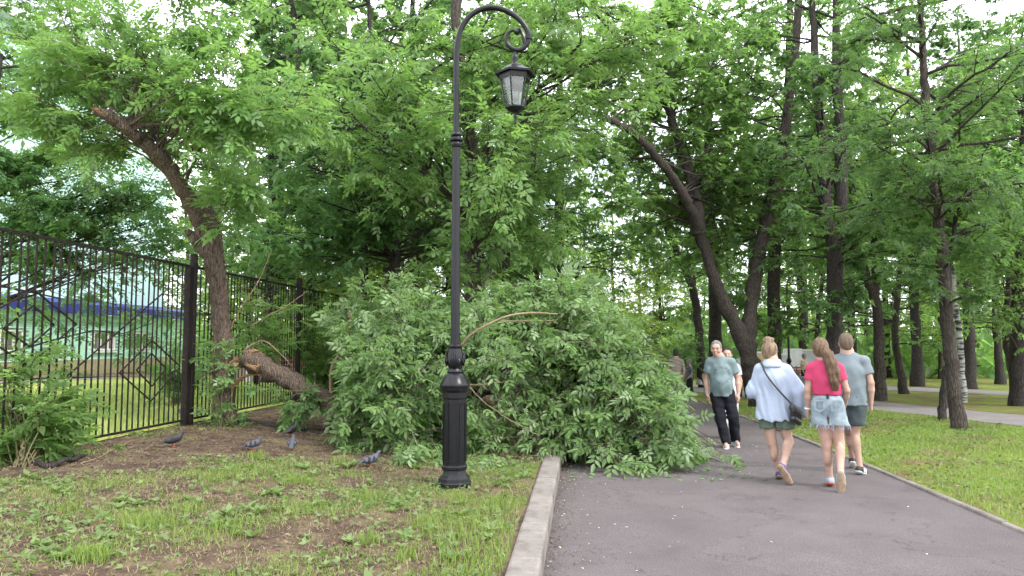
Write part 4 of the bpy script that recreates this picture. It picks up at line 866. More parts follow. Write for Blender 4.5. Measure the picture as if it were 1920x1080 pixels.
def hand(s, w, d, side, fwd, k=.006, sc=1.0):
    """palm, four fingers and a thumb; d = direction the hand hangs, side = where the thumb sits, fwd = curl direction"""
    d, side, fwd = unit(v3(*d)), unit(v3(*side)), unit(v3(*fwd)); w = v3(*w)
    for q in (-1, 0, 1): s.cone(w + side * q * .012 * sc, w + d * .085 * sc + side * q * .026 * sc, .017 * sc, .014 * sc, .015)
    for i, L in enumerate((.07, .078, .072, .056)):
        b = w + d * .085 * sc + side * (.032 - .021 * i) * sc; m_ = b + d * L * .5 * sc + fwd * .012 * sc; t = m_ + (d * .7 + fwd * .7) * L * .5 * sc
        s.chain([b, m_, t], [.0095 * sc, .0088 * sc, .0075 * sc], k)
    b = w + d * .025 * sc + side * .03 * sc; m_ = b + (d * .6 + side * .75) * .04 * sc; s.chain([b, m_, m_ + (d + fwd * .4) * .032 * sc], [.013 * sc, .0115 * sc, .009 * sc], .01)
def body(J, h, f, female, root, face=True, bare_leg=True):
    """one continuous skin surface; f = +1 faces away (+y), -1 faces the viewer"""
    pts = np.array([p for p in J.values()]); s = SDF(pts.min(0) - .2, pts.max(0) + .2, h)
    hd, nk, cs, hp = J['head'], J['neck'], J['chest'], J['hip']; g = .92 if female else 1.0; td = J.get('turn', v3(0, f, 0)); td = unit(td); tx = v3(td[1], -td[0], 0)
    s.ell(hd + v3(0, 0, .018), (.08, .096, .104), .02); s.cone(hd + td * .012 + v3(0, 0, -.03), hd + td * .034 + v3(0, 0, -.085), .068, .045, .03)
    s.cone(hd + td * .088 + v3(0, 0, .005), hd + td * .106 + v3(0, 0, -.03), .009, .015, .012)      # nose
    s.ell(hd + td * .082 + v3(0, 0, .03), (.05, .02, .012), .015)                               # brow
    for q in (-1, 1):
        s.ell(hd + tx * q * .078 + v3(0, 0, -.01), (.012, .022, .034), .006); s.ell(hd + tx * q * .045 + td * .062 + v3(0, 0, -.03), (.024, .02, .022), .02)
        if face: s.ell(hd + tx * q * .033 + td * .098 + v3(0, 0, .008), (.017, .014, .01), .008, sub=True)
    s.ell(hd + td * .092 + v3(0, 0, -.062), (.026, .012, .012), .01)                             # lips
    s.cone(hd + v3(0, 0, -.04) - td * .015, nk, .056 * g, .06 * g, .02)
    s.chain([nk, cs], [.075, .12], .05)
    for q in ('l', 'r'):
        sh, el, wr = J['sh' + q], J['el' + q], J['wr' + q]
        s.cone(nk + v3(0, 0, -.04), sh, .05 * g, .05 * g, .03); s.ell(cs * .6 + sh * .4 + v3(0, 0, -.04), (.08, .08, .12), .03)
        s.cone(sh, sh + (el - sh) * .5, .056 * g, .05 * g, .02); s.cone(sh + (el - sh) * .5, el, .049 * g, .038 * g, .02); s.cone(el, el + (wr - el) * .35, .04 * g, .041 * g, .015); s.cone(el + (wr - el) * .35, wr, .041 * g, .026 * g, .015)
        sd = J.get('thumb' + q, v3(0, 1 * f, 0)); dd = unit(wr - el); hand(s, wr, dd, sd - dd * (sd @ dd), J.get('curl' + q, v3(-1 if q == 'r' else 1, .0, 0)), sc=.95 * g + .05)
    s.ell((cs + hp) / 2 + v3(0, 0, .03), (.125 * g, .095, .2), .05); s.ell(hp, (.155, .115, .13), .05)
    for q in ('l', 'r'):
        th, kn, an, to = J['th' + q], J['kn' + q], J['an' + q], J['to' + q]
        s.cone(th, kn, .088, .052, .04); cal = kn + (an - kn) * .3; bk = unit(np.cross(np.cross(unit(an - kn), unit(to - an)), unit(an - kn)))
        s.cone(kn, an, .05, .034, .02); s.ell(cal - unit(to - an - (an - kn) * .0) * .016, (.05, .052, .11), .025); s.cone(kn + unit(to - an) * .012, kn + v3(0, 0, .03), .047, .05, .02)
        he = an - unit(to - an) * .03; s.cone(an, to, .036, .026, .02)
    return s.mesh('body', M['skin'], root)
def shoe(J, q, root, upper, sole, h, sole2=None):
    an, to = J['an' + q], J['to' + q]; d = unit(to - an); up = J.get('fup' + q, v3(0, 0, 1)); up = unit(up - d * (up @ d)); sd = np.cross(d, up)
    he = an - d * .045; bot = -up * J.get('drop', .062)
    lo = np.minimum(an, to) - .14; hi = np.maximum(an, to) + .14
    s = SDF(lo, hi, h); a = he + bot * .5; b = to + d * .015 + bot * .55
    s.cone(a, a + (b - a) * .5, .036, .042, .02); s.cone(a + (b - a) * .5, b, .042, .032, .02); s.cone(an + bot * .3, a + (b - a) * .45, .045, .035, .02); s.cone(an + up * .0, an + bot * .4, .042, .044, .01)
    s.cut(up, float(up @ (an + up * .025))); s.cut(-up, float(-up @ (an + bot * .84))); o = s.mesh('shoe', upper, root)
    s = SDF(lo, hi, h)
    for e in (-1, 1): s.cone(he + bot * .5 + sd * e * .006, he + (b - a) * .55 + bot * .5 + sd * e * .016, .036, .036, .01); s.cone(he + (b - a) * .55 + bot * .5 + sd * e * .016, b + sd * e * .006, .036, .034, .01)
    s.cut(up, float(up @ (an + bot * .68))); s.cut(-up, float(-up @ (an + bot * 1.12))); s.mesh('sole', sole, o)
    return o
def shirt(J, h, root, m, name, hem, sleeve, w=.03, loose=0.0, belly=0, f=1, hemtilt=0, full=False, amp=.006, flare=0.0, folds=None, neck=.0):
    pts = np.array([J[k] for k in J if k[:2] in ('sh', 'el', 'wr', 'hi', 'ch', 'ne')]); s = SDF(pts.min(0) - .28, pts.max(0) + .22, h)
    cs, hp, nk = J['chest'], J['hip'], J['neck']; hz = hem
    s.ell(cs + v3(0, 0, -.02), (.145 + w * .7, .105 + w * .8, .18), .05)
    bot = hp.copy(); bot[2] = hem - .05; top = cs.copy()
    for t in np.linspace(0, 1, 7):
        c = top + (bot - top) * t; rx = .14 + w * .8 + (loose + flare * t); ry = .105 + w * .6 + (loose + flare * t) * .6; s.ell(c, (rx, ry, .11), .05)
    if belly: s.ell((cs * .35 + hp * .65) + v3(0, .05 * f, 0), (.15, .1 + belly, .16), .06)
    s.cone(J['shl'], J['shr'], .055, .055, .05); s.cone(nk + v3(0, 0, -.035), cs, .085, .12, .05)
    for q in ('l', 'r'):
        sh, el, wr = J['sh' + q], J['el' + q], J['wr' + q]
        s.cone(nk + v3(0, 0, -.03), sh + v3(0, 0, .0), .062, .06, .03)
        if full:
            s.cone(sh, el, .058 + loose * .2, .078 + loose * .6, .03); s.cone(el, wr + (el - wr) * .08, .085 + loose * .8, .075 + loose * .6, .02)
        else: s.cone(sh, sh + (el - sh) * sleeve, .06 + w * .3, .06 + w * .5, .025, flat=True)
    s.cut((0, hemtilt, -1), -hem)
    s.ell(nk + v3(0, 0, .055), (.07, .07, .075 + neck), .012, sub=True)
    fo = folds or (lambda X, Y, Z: np.sin(Z * 23 + X * 17 + np.sin(X * 19 + Y * 11) * 1.6) * .5 + np.sin(Z * 41 - X * 25 + Y * 13) * .3 + np.sin(X * 52 + np.sin(Z * 15) * 2) * .35)
    s.ripple(amp, fo); return s.mesh(name, m, root)
def legs_cloth(J, h, root, m, name, waist, hem, rt=.1, rk=.075, ra=.06, flare=0, amp=.005, split=0):
    pts = np.array([J[k] for k in J if k[:2] in ('hi', 'th', 'kn', 'an')]); s = SDF(pts.min(0) - .25, pts.max(0) + .25, h); hp = J['hip']
    s.ell(hp + v3(0, 0, .02), (.172, .137, .15), .05)
    for q in ('l', 'r'):
        th, kn, an = J['th' + q], J['kn' + q], J['an' + q]
        if hem > kn[2]:
            t = (th[2] - hem + .05) / (th[2] - kn[2]); e = th + (kn - th) * t; s.cone(th, e, rt, rt + flare - .006, .03)
        else: s.cone(th, kn, rt, rk, .03); s.cone(kn, an, rk, ra, .02)
    if split: mx_ = (J['thl'] + J['thr']) / 2; s.ell((mx_[0], mx_[1], hem + split * .5), (.009, .3, split * .62), .008, sub=True)
    s.cut((0, 0, -1), -hem); s.cut((0, 0, 1), waist)
    s.ripple(amp, lambda X, Y, Z: np.sin(Z * 38 + X * 22 + np.sin(Y * 20) * 1.5) * .5 + np.sin(X * 60 + Z * 12) * .4 + np.sin(Z * 70 + Y * 30) * .2); return s.mesh(name, m, root)
def hair(J, h, root, m, f, extra=None, back=.0, low=-.02, name='hair', side=.085):
    hd = J['head']; td = unit(J.get('turn', v3(0, f, 0))); s = SDF(hd - .35, hd + .3, h)
    if extra is not None and callable(extra): s = SDF(hd - v3(.3, .35, .75), hd + .3, h)
    s.ell(hd + v3(0, 0, .03) - td * .012, (side + .005, .105, .106), .02); s.ell(hd + v3(0, 0, -.02 + low) - td * (.045 + back), (side * .82, .062, .085), .03)
    X, Y, Z = s.ax[0][:, None, None], s.ax[1][None, :, None], s.ax[2][None, None, :]
    dd = (X - hd[0]) * td[0] + (Y - hd[1]) * td[1]
    s.F = np.maximum(s.F, np.minimum(dd - .05, .6 * (dd + .005) - (Z - hd[2] - .035)).astype(np.float32) if True else 0)
    if extra: extra(s, hd, td)
    s.ripple(.004, lambda X, Y, Z: np.sin(X * 120 + Y * 90 + np.sin(Z * 20) * 2) * .6 + np.sin(Y * 150 - X * 60) * .4); return s.mesh(name, m, root)
def place(name, label, cat, px, py, Y=None, group=None):
    p = G(px, py)
    if Y is not None: x = (px - 960) / 1400 * Y; p = v3(x, Y, float(gz(x, Y)))
    o = empty(name, tuple(p), -math.atan2(p[0], p[1])); tag(o, label, cat, group); return o
HF = .0105
# ---- woman in the loose white-blue shirt
J = dict(head=v3(-.11, .03, 1.52), neck=v3(-.085, 0, 1.40), chest=v3(-.075, 0, 1.20), hip=v3(-.07, 0, .84), turn=v3(.35, 1, 0),
         shl=v3(-.225, 0, 1.31), ell=v3(-.3, .04, 1.05), wrl=v3(-.23, .26, 1.06), shr=v3(.065, 0, 1.31), elr=v3(.2, -.02, 1.04), wrr=v3(.215, .03, .80), curlr=v3(-1, .2, 0), curll=v3(1, 0, 0),
         thl=v3(-.15, 0, .8), knl=v3(-.115, .03, .44), anl=v3(-.035, .12, .085), tol=v3(-.05, .27, .035), thr=v3(.0, 0, .8), knr=v3(.075, .05, .45), anr=v3(.0, -.24, .20), tor=v3(.075, -.19, .06), fupr=v3(.2, 1, .25))
wa = place('person', 'woman with blonde bun in loose white blue shirt and dark green shorts, walking away', 'person', 1468, 903)
body(J, HF, 1, True, wa)
M['white_shirt'] = cloth('thin_white_cotton', (.34, .39, .48), (.3, .35, .45), .9, 5, .35, 90)
shirt(J, HF, wa, M['white_shirt'], 'shirt', .735, .8, w=.03, loose=.022, full=True, flare=.04, hemtilt=.15, amp=.012, folds=lambda X, Y, Z: (np.sin(X * 52 + np.sin(Z * 8 + X * 10) * 2.2) * .45 + np.sin(X * 97 + Z * 22 + np.sin(Z * 17)) * .25) * np.clip((1.3 - Z) * 5, .15, 1) + np.sin(Z * 19 + X * 31 + np.sin(X * 22 + Z * 7) * 1.8) * .3 + np.sin(Z * 11 - X * 16 + 1) * .25)
sc_ = SDF(J['neck'] - .2, J['neck'] + .2, HF); nk = J['neck']
for a in np.linspace(0, 6.28, 40): sc_.cone(nk + v3(.078 * math.cos(a), .075 * math.sin(a), .012), nk + v3(.105 * math.cos(a), .1 * math.sin(a), -.05), .014, .02, .014)
sc_.mesh('collar', M['white_shirt'], wa)
legs_cloth(J, HF, wa, cloth('dark_green_cotton', (.07, .1, .075), (.09, .125, .095)), 'shorts', .98, .615, rt=.11, flare=.016, split=.12)
M['blonde'] = hairmat('blonde_hair', (.3, .21, .13), (.1, .065, .04))
def bun(s, hd, td):
    s.ell(hd + v3(-.01, -.03, .125), (.06, .056, .05), .015); s.ell(hd + v3(-.045, -.04, .135), (.035, .035, .035), .008); s.ell(hd + v3(.025, -.05, .14), (.03, .03, .03), .008); s.ell(hd + v3(-.02, -.06, .16), (.03, .025, .022), .008); s.ell(hd + v3(-.03, -.02, .09), (.04, .04, .05), .02)
hair(J, HF, wa, M['blonde'], 1, bun, low=-.005)
pu = cloth('purple_canvas', (.07, .05, .14), (.1, .08, .2)); 
for q in ('l', 'r'): shoe(J, q, wa, pu, M['sole_brown'], .0095)
M['black_leather'] = mat('black_leather', (.012, .012, .014), .4, spec=.5)
bag = empty('handbag', tuple(wa.location), wa.rotation_euler.z); tag(bag, 'small black leather bag on the hip of the woman in white shirt', 'bag')
s = SDF((.0, -.3, .62), (.36, .1, 1.02), .006)
for zz in (.70, .76, .82): s.cone((.13, -.175, zz + .05), (.19, -.08, zz), .036, .036, .02)
s.mesh('bag_body', M['black_leather'], bag)
s = SDF((.0, -.3, .62), (.36, .1, 1.02), .006); s.cone((.125, -.19, .88), (.195, -.09, .83), .04, .038, .02); s.cone((.13, -.2, .84), (.2, -.1, .79), .03, .03, .02); s.mesh('flap', M['black_leather'], bag)
sp = [(-.22, .02, 1.375), (-.2, -.07, 1.37), (-.16, -.165, 1.27), (-.08, -.19, 1.15), (.0, -.195, 1.05), (.08, -.2, .96), (.13, -.195, .9)]
c = resample(np.array(sp), 30); V, F = tubes(c[None], np.full((1, 30), .012), 6); link('strap', mesh_np('strap', V, F, True), M['black_leather'], bag)
# glasses
MB().tube([J['head'] + v3(.085, .04, .005), J['head'] + v3(.1, .085, .0), J['head'] + v3(.085, .12, -.005)], .005, 6).build('glasses', M['black_leather'], wa)

# ---- girl in the pink tee
J = dict(head=v3(-.115, .02, 1.55), neck=v3(-.075, 0, 1.425), chest=v3(-.065, 0, 1.23), hip=v3(-.05, 0, .92), turn=v3(-.35, 1, 0),
         shl=v3(-.205, 0, 1.33), ell=v3(-.255, -.01, 1.09), wrl=v3(-.262, .05, .85), shr=v3(.07, 0, 1.33), elr=v3(.15, .0, 1.09), wrr=v3(.12, .16, .9), curll=v3(1, .3, 0),
         thl=v3(-.125, 0, .87), knl=v3(-.075, .03, .46), anl=v3(-.05, .1, .085), tol=v3(-.06, .26, .04), thr=v3(.02, 0, .87), knr=v3(.06, .03, .47), anr=v3(.06, -.22, .17), tor=v3(.06, -.2, .03), fupr=v3(0, 1, .1))
wb = place('person', 'girl with long brown ponytail in pink tee and frayed denim shorts, walking away', 'person', 1566, 916)
body(J, HF, 1, True, wb)
M['pink'] = cloth('pink_cotton', (.43, .05, .12), (.38, .042, .1), .85, 5, .15)
shirt(J, HF, wb, M['pink'], 't_shirt', 1.035, .55, w=.008, loose=-.012, amp=.005)
M['denim'] = cloth('light_denim', (.27, .32, .35), (.17, .22, .26), .9, 12, .5, 150)
sh = legs_cloth(J, HF, wb, M['denim'], 'shorts', 1.05, .70, rt=.108, flare=.036, amp=.006, split=.1)
mb = MB()
for k in range(70):
    q = random.choice((0, 1)); c = (J['thl'], J['thr'])[q] * .55 + (J['knl'], J['knr'])[q] * .45; a = random.uniform(0, 6.28); p = v3(c[0] + .14 * math.cos(a), c[1] + .14 * math.sin(a), .71); l = random.uniform(.02, .07)
    mb.tube([p, p + v3(random.uniform(-.01, .01), 0, -l * .6), p + v3(random.uniform(-.015, .015), 0, -l)], [.003, .0025, .0015], 4)
mb.build('fringe', M['white_shirt'], sh)['kind'] = 'stuff'
for sx in (-1, 1):
    s2 = MB(); x0 = -.05 + sx * .085
    for a, b in (((-.05, .98), (.05, .975)), ((.05, .975), (.045, .88)), ((.045, .88), (0, .86)), ((0, .86), (-.045, .885)), ((-.045, .885), (-.05, .98))): s2.bar((x0 + a[0], -.131 - .012 * (1 - abs(a[0]) * 10), a[1]), (x0 + b[0], -.131 - .012 * (1 - abs(b[0]) * 10), b[1]), .006, .02)
    s2.build('back_pocket', M['denim'], sh)
MB().box((-.05, -.135, 1.03), (.012, .008, .03)).build('belt_loop', M['black_leather'], sh)
M['brown_hair'] = hairmat('brown_hair', (.14, .08, .045), (.07, .04, .022)); M['light_hair'] = hairmat('light_brown_hair', (.19, .12, .07), (.07, .042, .025))
hair(J, HF, wb, M['light_hair'], 1, None, low=-.01)
s = SDF((-.25, -.4, .95), (.25, .1, 1.75), HF)
pt = [(-.07, -.09, 1.56), (-.04, -.13, 1.5), (.0, -.15, 1.4), (.02, -.155, 1.3), (.025, -.16, 1.2), (.035, -.15, 1.1)]
for a, b, r1, r2 in zip(pt[:-1], pt[1:], (.04, .055, .064, .062, .05), (.055, .064, .062, .05, .018)):
    for e in (-1, 0, 1): s.cone(np.array(a) + (e * .022, 0, 0), np.array(b) + (e * .02, 0, 0), r1 * .75, r2 * .75, .02)
s.ripple(.006, lambda X, Y, Z: np.sin(X * 130 + np.sin(Z * 26) * 1.6) * .6 + np.sin(X * 70 + Z * 34) * .5); s.mesh('ponytail', M['brown_hair'], wb)
s = SDF((-.2, -.2, 1.45), (.1, .05, 1.65), .007); s.ell((-.065, -.095, 1.56), (.035, .03, .03), .01); s.mesh('scrunchie', M['blonde'], wb)
ub = cloth('grey_blue_mesh', (.2, .28, .36), (.3, .38, .45)); orange = mat('orange_sole', (.6, .16, .08), .7)
shoe(J, 'l', wb, ub, orange, .0095); shoe(J, 'r', wb, ub, M['sole_brown'], .0095)
MB().lathe([(.034, .862), (.038, .872), (.034, .882)], 12, (J['wrl'][0], J['wrl'][1], 0)).build('bracelet', M['white_rubber'], wb)

# ---- man in the grey-blue tee walking beside her
J = dict(head=v3(-.115, 0, 1.62), neck=v3(-.1, 0, 1.5), chest=v3(-.085, 0, 1.27), hip=v3(-.08, 0, .92), turn=v3(-.25, 1, 0),
         shl=v3(-.27, 0, 1.395), ell=v3(-.33, 0, 1.13), wrl=v3(-.32, .1, .9), shr=v3(.085, 0, 1.395), elr=v3(.155, -.02, 1.13), wrr=v3(.15, .02, .885), curlr=v3(-1, .2, 0),
         thl=v3(-.16, 0, .88), knl=v3(-.12, .18, .52), anl=v3(-.085, .42, .12), tol=v3(-.09, .57, .05), thr=v3(.0, 0, .88), knr=v3(-.045, .02, .5), anr=v3(.0, -.03, .085), tor=v3(.055, .1, .04))
wc = place('person', 'man in grey blue tee and dark shorts walking away beyond the girl in pink', 'person', 1613, 890)
body(J, HF, 1, False, wc)
M['greyblue'] = cloth('grey_blue_cotton', (.16, .19, .21), (.135, .165, .185), .85, 5, .15)
shirt(J, HF, wc, M['greyblue'], 't_shirt', .85, .62, w=.028, loose=.02, flare=.012, amp=.006)
legs_cloth(J, HF, wc, cloth('dark_slate_cotton', (.065, .085, .09)), 'shorts', 1.0, .6, rt=.112, flare=.0)
M['short_hair'] = hairmat('short_brown_hair', (.15, .1, .065), (.08, .055, .038)); hair(J, HF, wc, M['short_hair'], 1, None, low=.0, side=.08)
bw = mat('black_shoe', (.015, .015, .016), .6)
for q in ('l', 'r'):
    o = shoe(J, q, wc, bw, M['white_rubber'], .0095); an, to = J['an' + q], J['to' + q]; d = unit(to - an); sd = unit(np.cross(d, (0, 0, 1)))
    for k in (-.02, .03): MB().tube([an + d * (.02 + k) + sd * .05 + v3(0, 0, -.045), an + d * (.035 + k) + sd * .042 + v3(0, 0, -.005), an + d * (.045 + k) + v3(0, 0, .012)], .009, 6).build('stripe', M['white_rubber'], o)
MB().tube([J['head'] + v3(-.088, .0, .01), J['head'] + v3(-.092, .06, .008)], .004, 6).build('glasses', M['black_leather'], wc)

# ---- smiling man walking towards the camera
J = dict(head=v3(-.125, -.03, 1.55), neck=v3(-.085, 0, 1.43), chest=v3(-.065, 0, 1.2), hip=v3(-.045, 0, .86), turn=v3(-.15, -1, -.12),
         shl=v3(-.23, 0, 1.335), ell=v3(-.295, .03, 1.06), wrl=v3(-.275, -.05, .81), shr=v3(.105, 0, 1.335), elr=v3(.195, .04, 1.07), wrr=v3(.2, -.02, .835), thumbl=v3(.4, -1, 0), thumbr=v3(-.4, -1, 0), curll=v3(.6, .5, 0), curlr=v3(-.6, .5, 0),
         thl=v3(-.135, 0, .82), knl=v3(-.085, -.08, .45), anl=v3(.0, -.12, .085), tol=v3(-.01, -.27, .035), thr=v3(.045, 0, .82), knr=v3(.11, -.06, .48), anr=v3(.145, .1, .1), tor=v3(.175, -.05, .04))
wm = place('person', 'smiling grey haired man in printed teal tee and black trousers walking toward the camera', 'person', 1362, 838)
body(J, HF, -1, False, wm)
M['teal'] = cloth('teal_grey_cotton', (.155, .205, .212), (.13, .178, .186), .85, 5, .15)
tee = shirt(J, HF, wm, M['teal'], 't_shirt', .80, .62, w=.028, loose=.0, belly=.045, f=-1, amp=.007, flare=.022)
legs_cloth(J, HF, wm, cloth('black_cotton', (.014, .015, .02)), 'trousers', .98, .07, rt=.108, rk=.085, ra=.075, amp=.007)
M['grey_hair'] = hairmat('grey_hair', (.22, .215, .21), (.1, .1, .1)); hair(J, HF, wm, M['grey_hair'], -1, None, low=.01, side=.082)
gs = cloth('light_grey_mesh', (.42, .42, .42), (.55, .55, .55))
for q in ('l', 'r'): shoe(J, q, wm, gs, M['white_rubber'], .0095)
M['feature'] = mat('dark_feature', (.06, .04, .035), .5); M['lip'] = mat('lip', (.36, .14, .12), .5); M['teeth'] = mat('teeth', (.7, .68, .62), .3)
hd = J['head']; td = unit(J['turn']); tx = unit(v3(td[1], -td[0], 0))
for q in (-1, 1):
    c = hd + tx * q * .033; MB().tube([c - tx * .012 + td * .088 + v3(0, 0, .008), c + td * .092 + v3(0, 0, .011), c + tx * .012 + td * .086 + v3(0, 0, .008)], .0035, 5).build('eye', M['feature'], wm)
    MB().tube([c - tx * .018 + td * .094 + v3(0, 0, .028), c + td * .099 + v3(0, 0, .034), c + tx * .018 + td * .09 + v3(0, 0, .028)], .0045, 5).build('eyebrow', M['grey_hair'], wm)
MB().tube([hd + tx * q_ * .03 + td * (.098 - .02 * abs(q_) ** 2) + v3(0, 0, -.066 + .01 * q_ * q_) for q_ in np.linspace(-1, 1, 7)], .005, 6).build('mouth', M['lip'], wm)
# the round print on the tee
dg = bpy.context.evaluated_depsgraph_get(); dg.update()
def shirt_y(x, z):
    hit, loc, nrm, idx = tee.ray_cast(Vector((x, -1, z)), Vector((0, 1, 0))); return loc.y if hit else -.14
def letters(txt, cx, cz, r, a0, a1, h, flip, parent):
    Vs = []; Fs = []; n = 0
    for i, chx in enumerate(txt):
        cu = bpy.data.curves.new('glyph', 'FONT'); cu.body = chx; cu.size = h * 1.35; cu.align_x = 'CENTER'; to = bpy.data.objects.new('glyph', cu); C.objects.link(to)
        bpy.context.view_layer.update(); me = bpy.data.meshes.new_from_object(to.evaluated_get(bpy.context.evaluated_depsgraph_get())); bpy.data.objects.remove(to)
        a = a0 + (a1 - a0) * i / max(1, len(txt) - 1); rot = -a if not flip else a
        for v in me.vertices:
            x, z = v.co.x, v.co.y - (h * .45)
            xr = x * math.cos(rot) - z * math.sin(rot); zr = x * math.sin(rot) + z * math.cos(rot)
            px = cx + r * math.sin(a) + xr; pz = cz + (r if not flip else -r) * math.cos(a) + zr; Vs.append((px, shirt_y(px, pz) - .003, pz))
        Fs += [tuple(n + k for k in p.vertices) for p in me.polygons]; n += len(me.vertices); bpy.data.meshes.remove(me)
    me = bpy.data.meshes.new('print'); me.from_pydata(Vs, [], Fs); link('print', me, M['print'], parent)
M['print'] = mat('dark_print', (.05, .085, .095), .8)
letters('ANCHORED', -.045, 1.13, .125, R(-75), R(75), .045, False, tee); letters('VERSITY', -.045, 1.13, .125, R(-62), R(62), .045, True, tee)
# ---------------------------------------------------------------- people farther off, plain standing or strolling figures
def stroller(label, px, Y, H, f, top, bottom, hairm, long=True, female=False, skirt=False, yaw=0, sleeve=.6, dz=0, name='person', foot=None, h=.021, longhair=False, arms=0.0):
    h = h if Y < 28 else .027
    x = (px - 960) / 1400 * Y; o = empty(name, (x, Y, float(gz(x, Y)) + dz), -math.atan2(x, Y) + yaw); tag(o, label, 'person'); k = H / 1.74
    J = {a: v3(*b) * k for a, b in dict(head=(0, .02 * f, 1.61), neck=(0, 0, 1.46), chest=(0, 0, 1.24), hip=(0, 0, .9), shl=(-.16, 0, 1.36), shr=(.16, 0, 1.36), ell=(-.235, -.02 * f, 1.1), elr=(.235, -.02 * f, 1.1),
         wrl=(-.2, (.08 + arms) * f, .86 + arms * .6), wrr=(.2, (.06 + arms) * f, .86 + arms * .6), thl=(-.085, 0, .86), thr=(.085, 0, .86), knl=(-.09, .06 * f, .48), knr=(.095, -.02 * f, .48), anl=(-.09, .08 * f, .085), anr=(.1, -.14 * f, .1), tol=(-.1, .22 * f, .03), tor=(.11, .0, .03)).items()}
    body(J, h, f, female, o, face=False)
    shirt(J, h, o, top, 'top', .84 * k, sleeve, w=.015 if female else .025, f=f, amp=.006)
    if skirt:
        s = SDF(J['hip'] - v3(.35, .3, .6), J['hip'] + .25, h); s.cone(J['hip'] + v3(0, 0, .05), J['hip'] + v3(0, 0, -.42), .15, .24, .02); s.cut((0, 0, -1), -(J['hip'][2] - .4)); s.mesh('skirt', bottom, o)
    else: legs_cloth(J, h, o, bottom, 'trousers', 1.0 * k, (.07 if long else .5) * k, rt=.105, rk=.08, ra=.068)
    ex = (lambda s, hd, td: s.cone(hd - td * .06, hd - td * .09 + v3(0, 0, -.2), .075, .05, .03)) if longhair else None
    hair(J, h * .7, o, hairm, f, ex)
    for q in ('l', 'r'): shoe(J, q, o, foot or bw, M['white_rubber'] if foot is None else foot, .017)
    return o
def stripe_mat(name, c1, c2, vertical, n):
    m = mat(name, c1, .85, spec=.15); nd, l, b = nodes_of(m); t = nd.new('ShaderNodeTexCoord'); w = nd.new('ShaderNodeTexWave'); w.bands_direction = 'X' if vertical else 'Z'; w.inputs['Scale'].default_value = n
    r = nd.new('ShaderNodeValToRGB'); r.color_ramp.elements[0].color = (*c1, 1); r.color_ramp.elements[1].color = (*c2, 1); r.color_ramp.elements[0].position = .4; r.color_ramp.elements[1].position = .6
    l.new(t.outputs['Object'], w.inputs['Vector']); l.new(w.outputs['Fac'], r.inputs['Fac']); l.new(r.outputs[0], b.inputs['Base Color']); return m
navy = cloth('navy_cloth', (.03, .035, .075)); white_c = cloth('white_cloth', (.5, .5, .52)); dark_c = cloth('dark_cloth', (.025, .025, .03)); khaki = cloth('taupe_cloth', (.22, .19, .16)); cream = cloth('cream_cloth', (.5, .42, .32)); red_c = cloth('red_cloth', (.5, .06, .05)); greyc = cloth('grey_cloth', (.2, .2, .21)); bluegrey = cloth('blue_grey_cloth', (.1, .11, .2))
black_h = hairmat('black_hair', (.015, .013, .012), (.03, .025, .02)); M['silver_hair'] = hairmat('silver_hair', (.5, .47, .43), (.35, .32, .29))
stroller('woman with dark hair mostly hidden behind the smiling man', 1362, 13.2, 1.57, -1, white_c, cloth('pale_trousers', (.5, .5, .5)), black_h, female=True, longhair=True, foot=M['white_rubber'], h=.013)
stroller('man in vertically striped shirt walking away beyond the fallen branches', 1266, 22, 1.72, 1, stripe_mat('brown_stripes', (.34, .29, .25), (.13, .11, .1), True, 9), khaki, black_h, dz=-.05)
stroller('man in navy striped tee looking down beside the path', 1291, 31, 1.72, -1, stripe_mat('navy_stripes', (.02, .025, .05), (.2, .21, .25), False, 7), dark_c, M['grey_hair'], yaw=R(-70), arms=.12, dz=-.35)
stroller('woman in taupe top and pale skirt beyond the navy striped man', 1312, 36, 1.62, 1, khaki, white_c, black_h, female=True, skirt=True, dz=-.3)
stroller('silver haired woman in dark patterned dress partly behind the smiling man', 1329, 24, 1.6, -1, dark_c, stripe_mat('dress_pattern', (.02, .02, .02), (.5, .5, .5), True, 14), M['silver_hair'], female=True, skirt=True, dz=-.2)
stroller('person in dark trousers and white top at the foot of the forked tree', 1390, 26, 1.7, 1, white_c, dark_c, black_h, yaw=.3)
stroller('person in blue grey suit, nearer the lamp side of the far pair', 1256, 52, 1.7, 1, bluegrey, bluegrey, M['grey_hair'], sleeve=1.0)
stroller('person in blue grey suit, nearer the trees of the far pair', 1272, 52, 1.74, 1, bluegrey, bluegrey, M['grey_hair'], sleeve=1.0)
stroller('far stroller dressed all in white near the distant lamp', 1239, 66, 1.8, 1, white_c, white_c, M['silver_hair'], sleeve=1.0, dz=.3)
stroller('far stroller in white top beside one in red', 1229, 62, 1.6, 1, white_c, greyc, M['silver_hair'], dz=.1)
stroller('far stroller in red top at the edge of the fallen leaves', 1220, 64, 1.65, 1, red_c, dark_c, black_h, dz=.2)
stroller('person in cream vest and dark shorts standing near the grey litter bin', 1505, 34, 1.66, -1, cream, dark_c, M['grey_hair'], long=False, yaw=R(60), dz=.0)

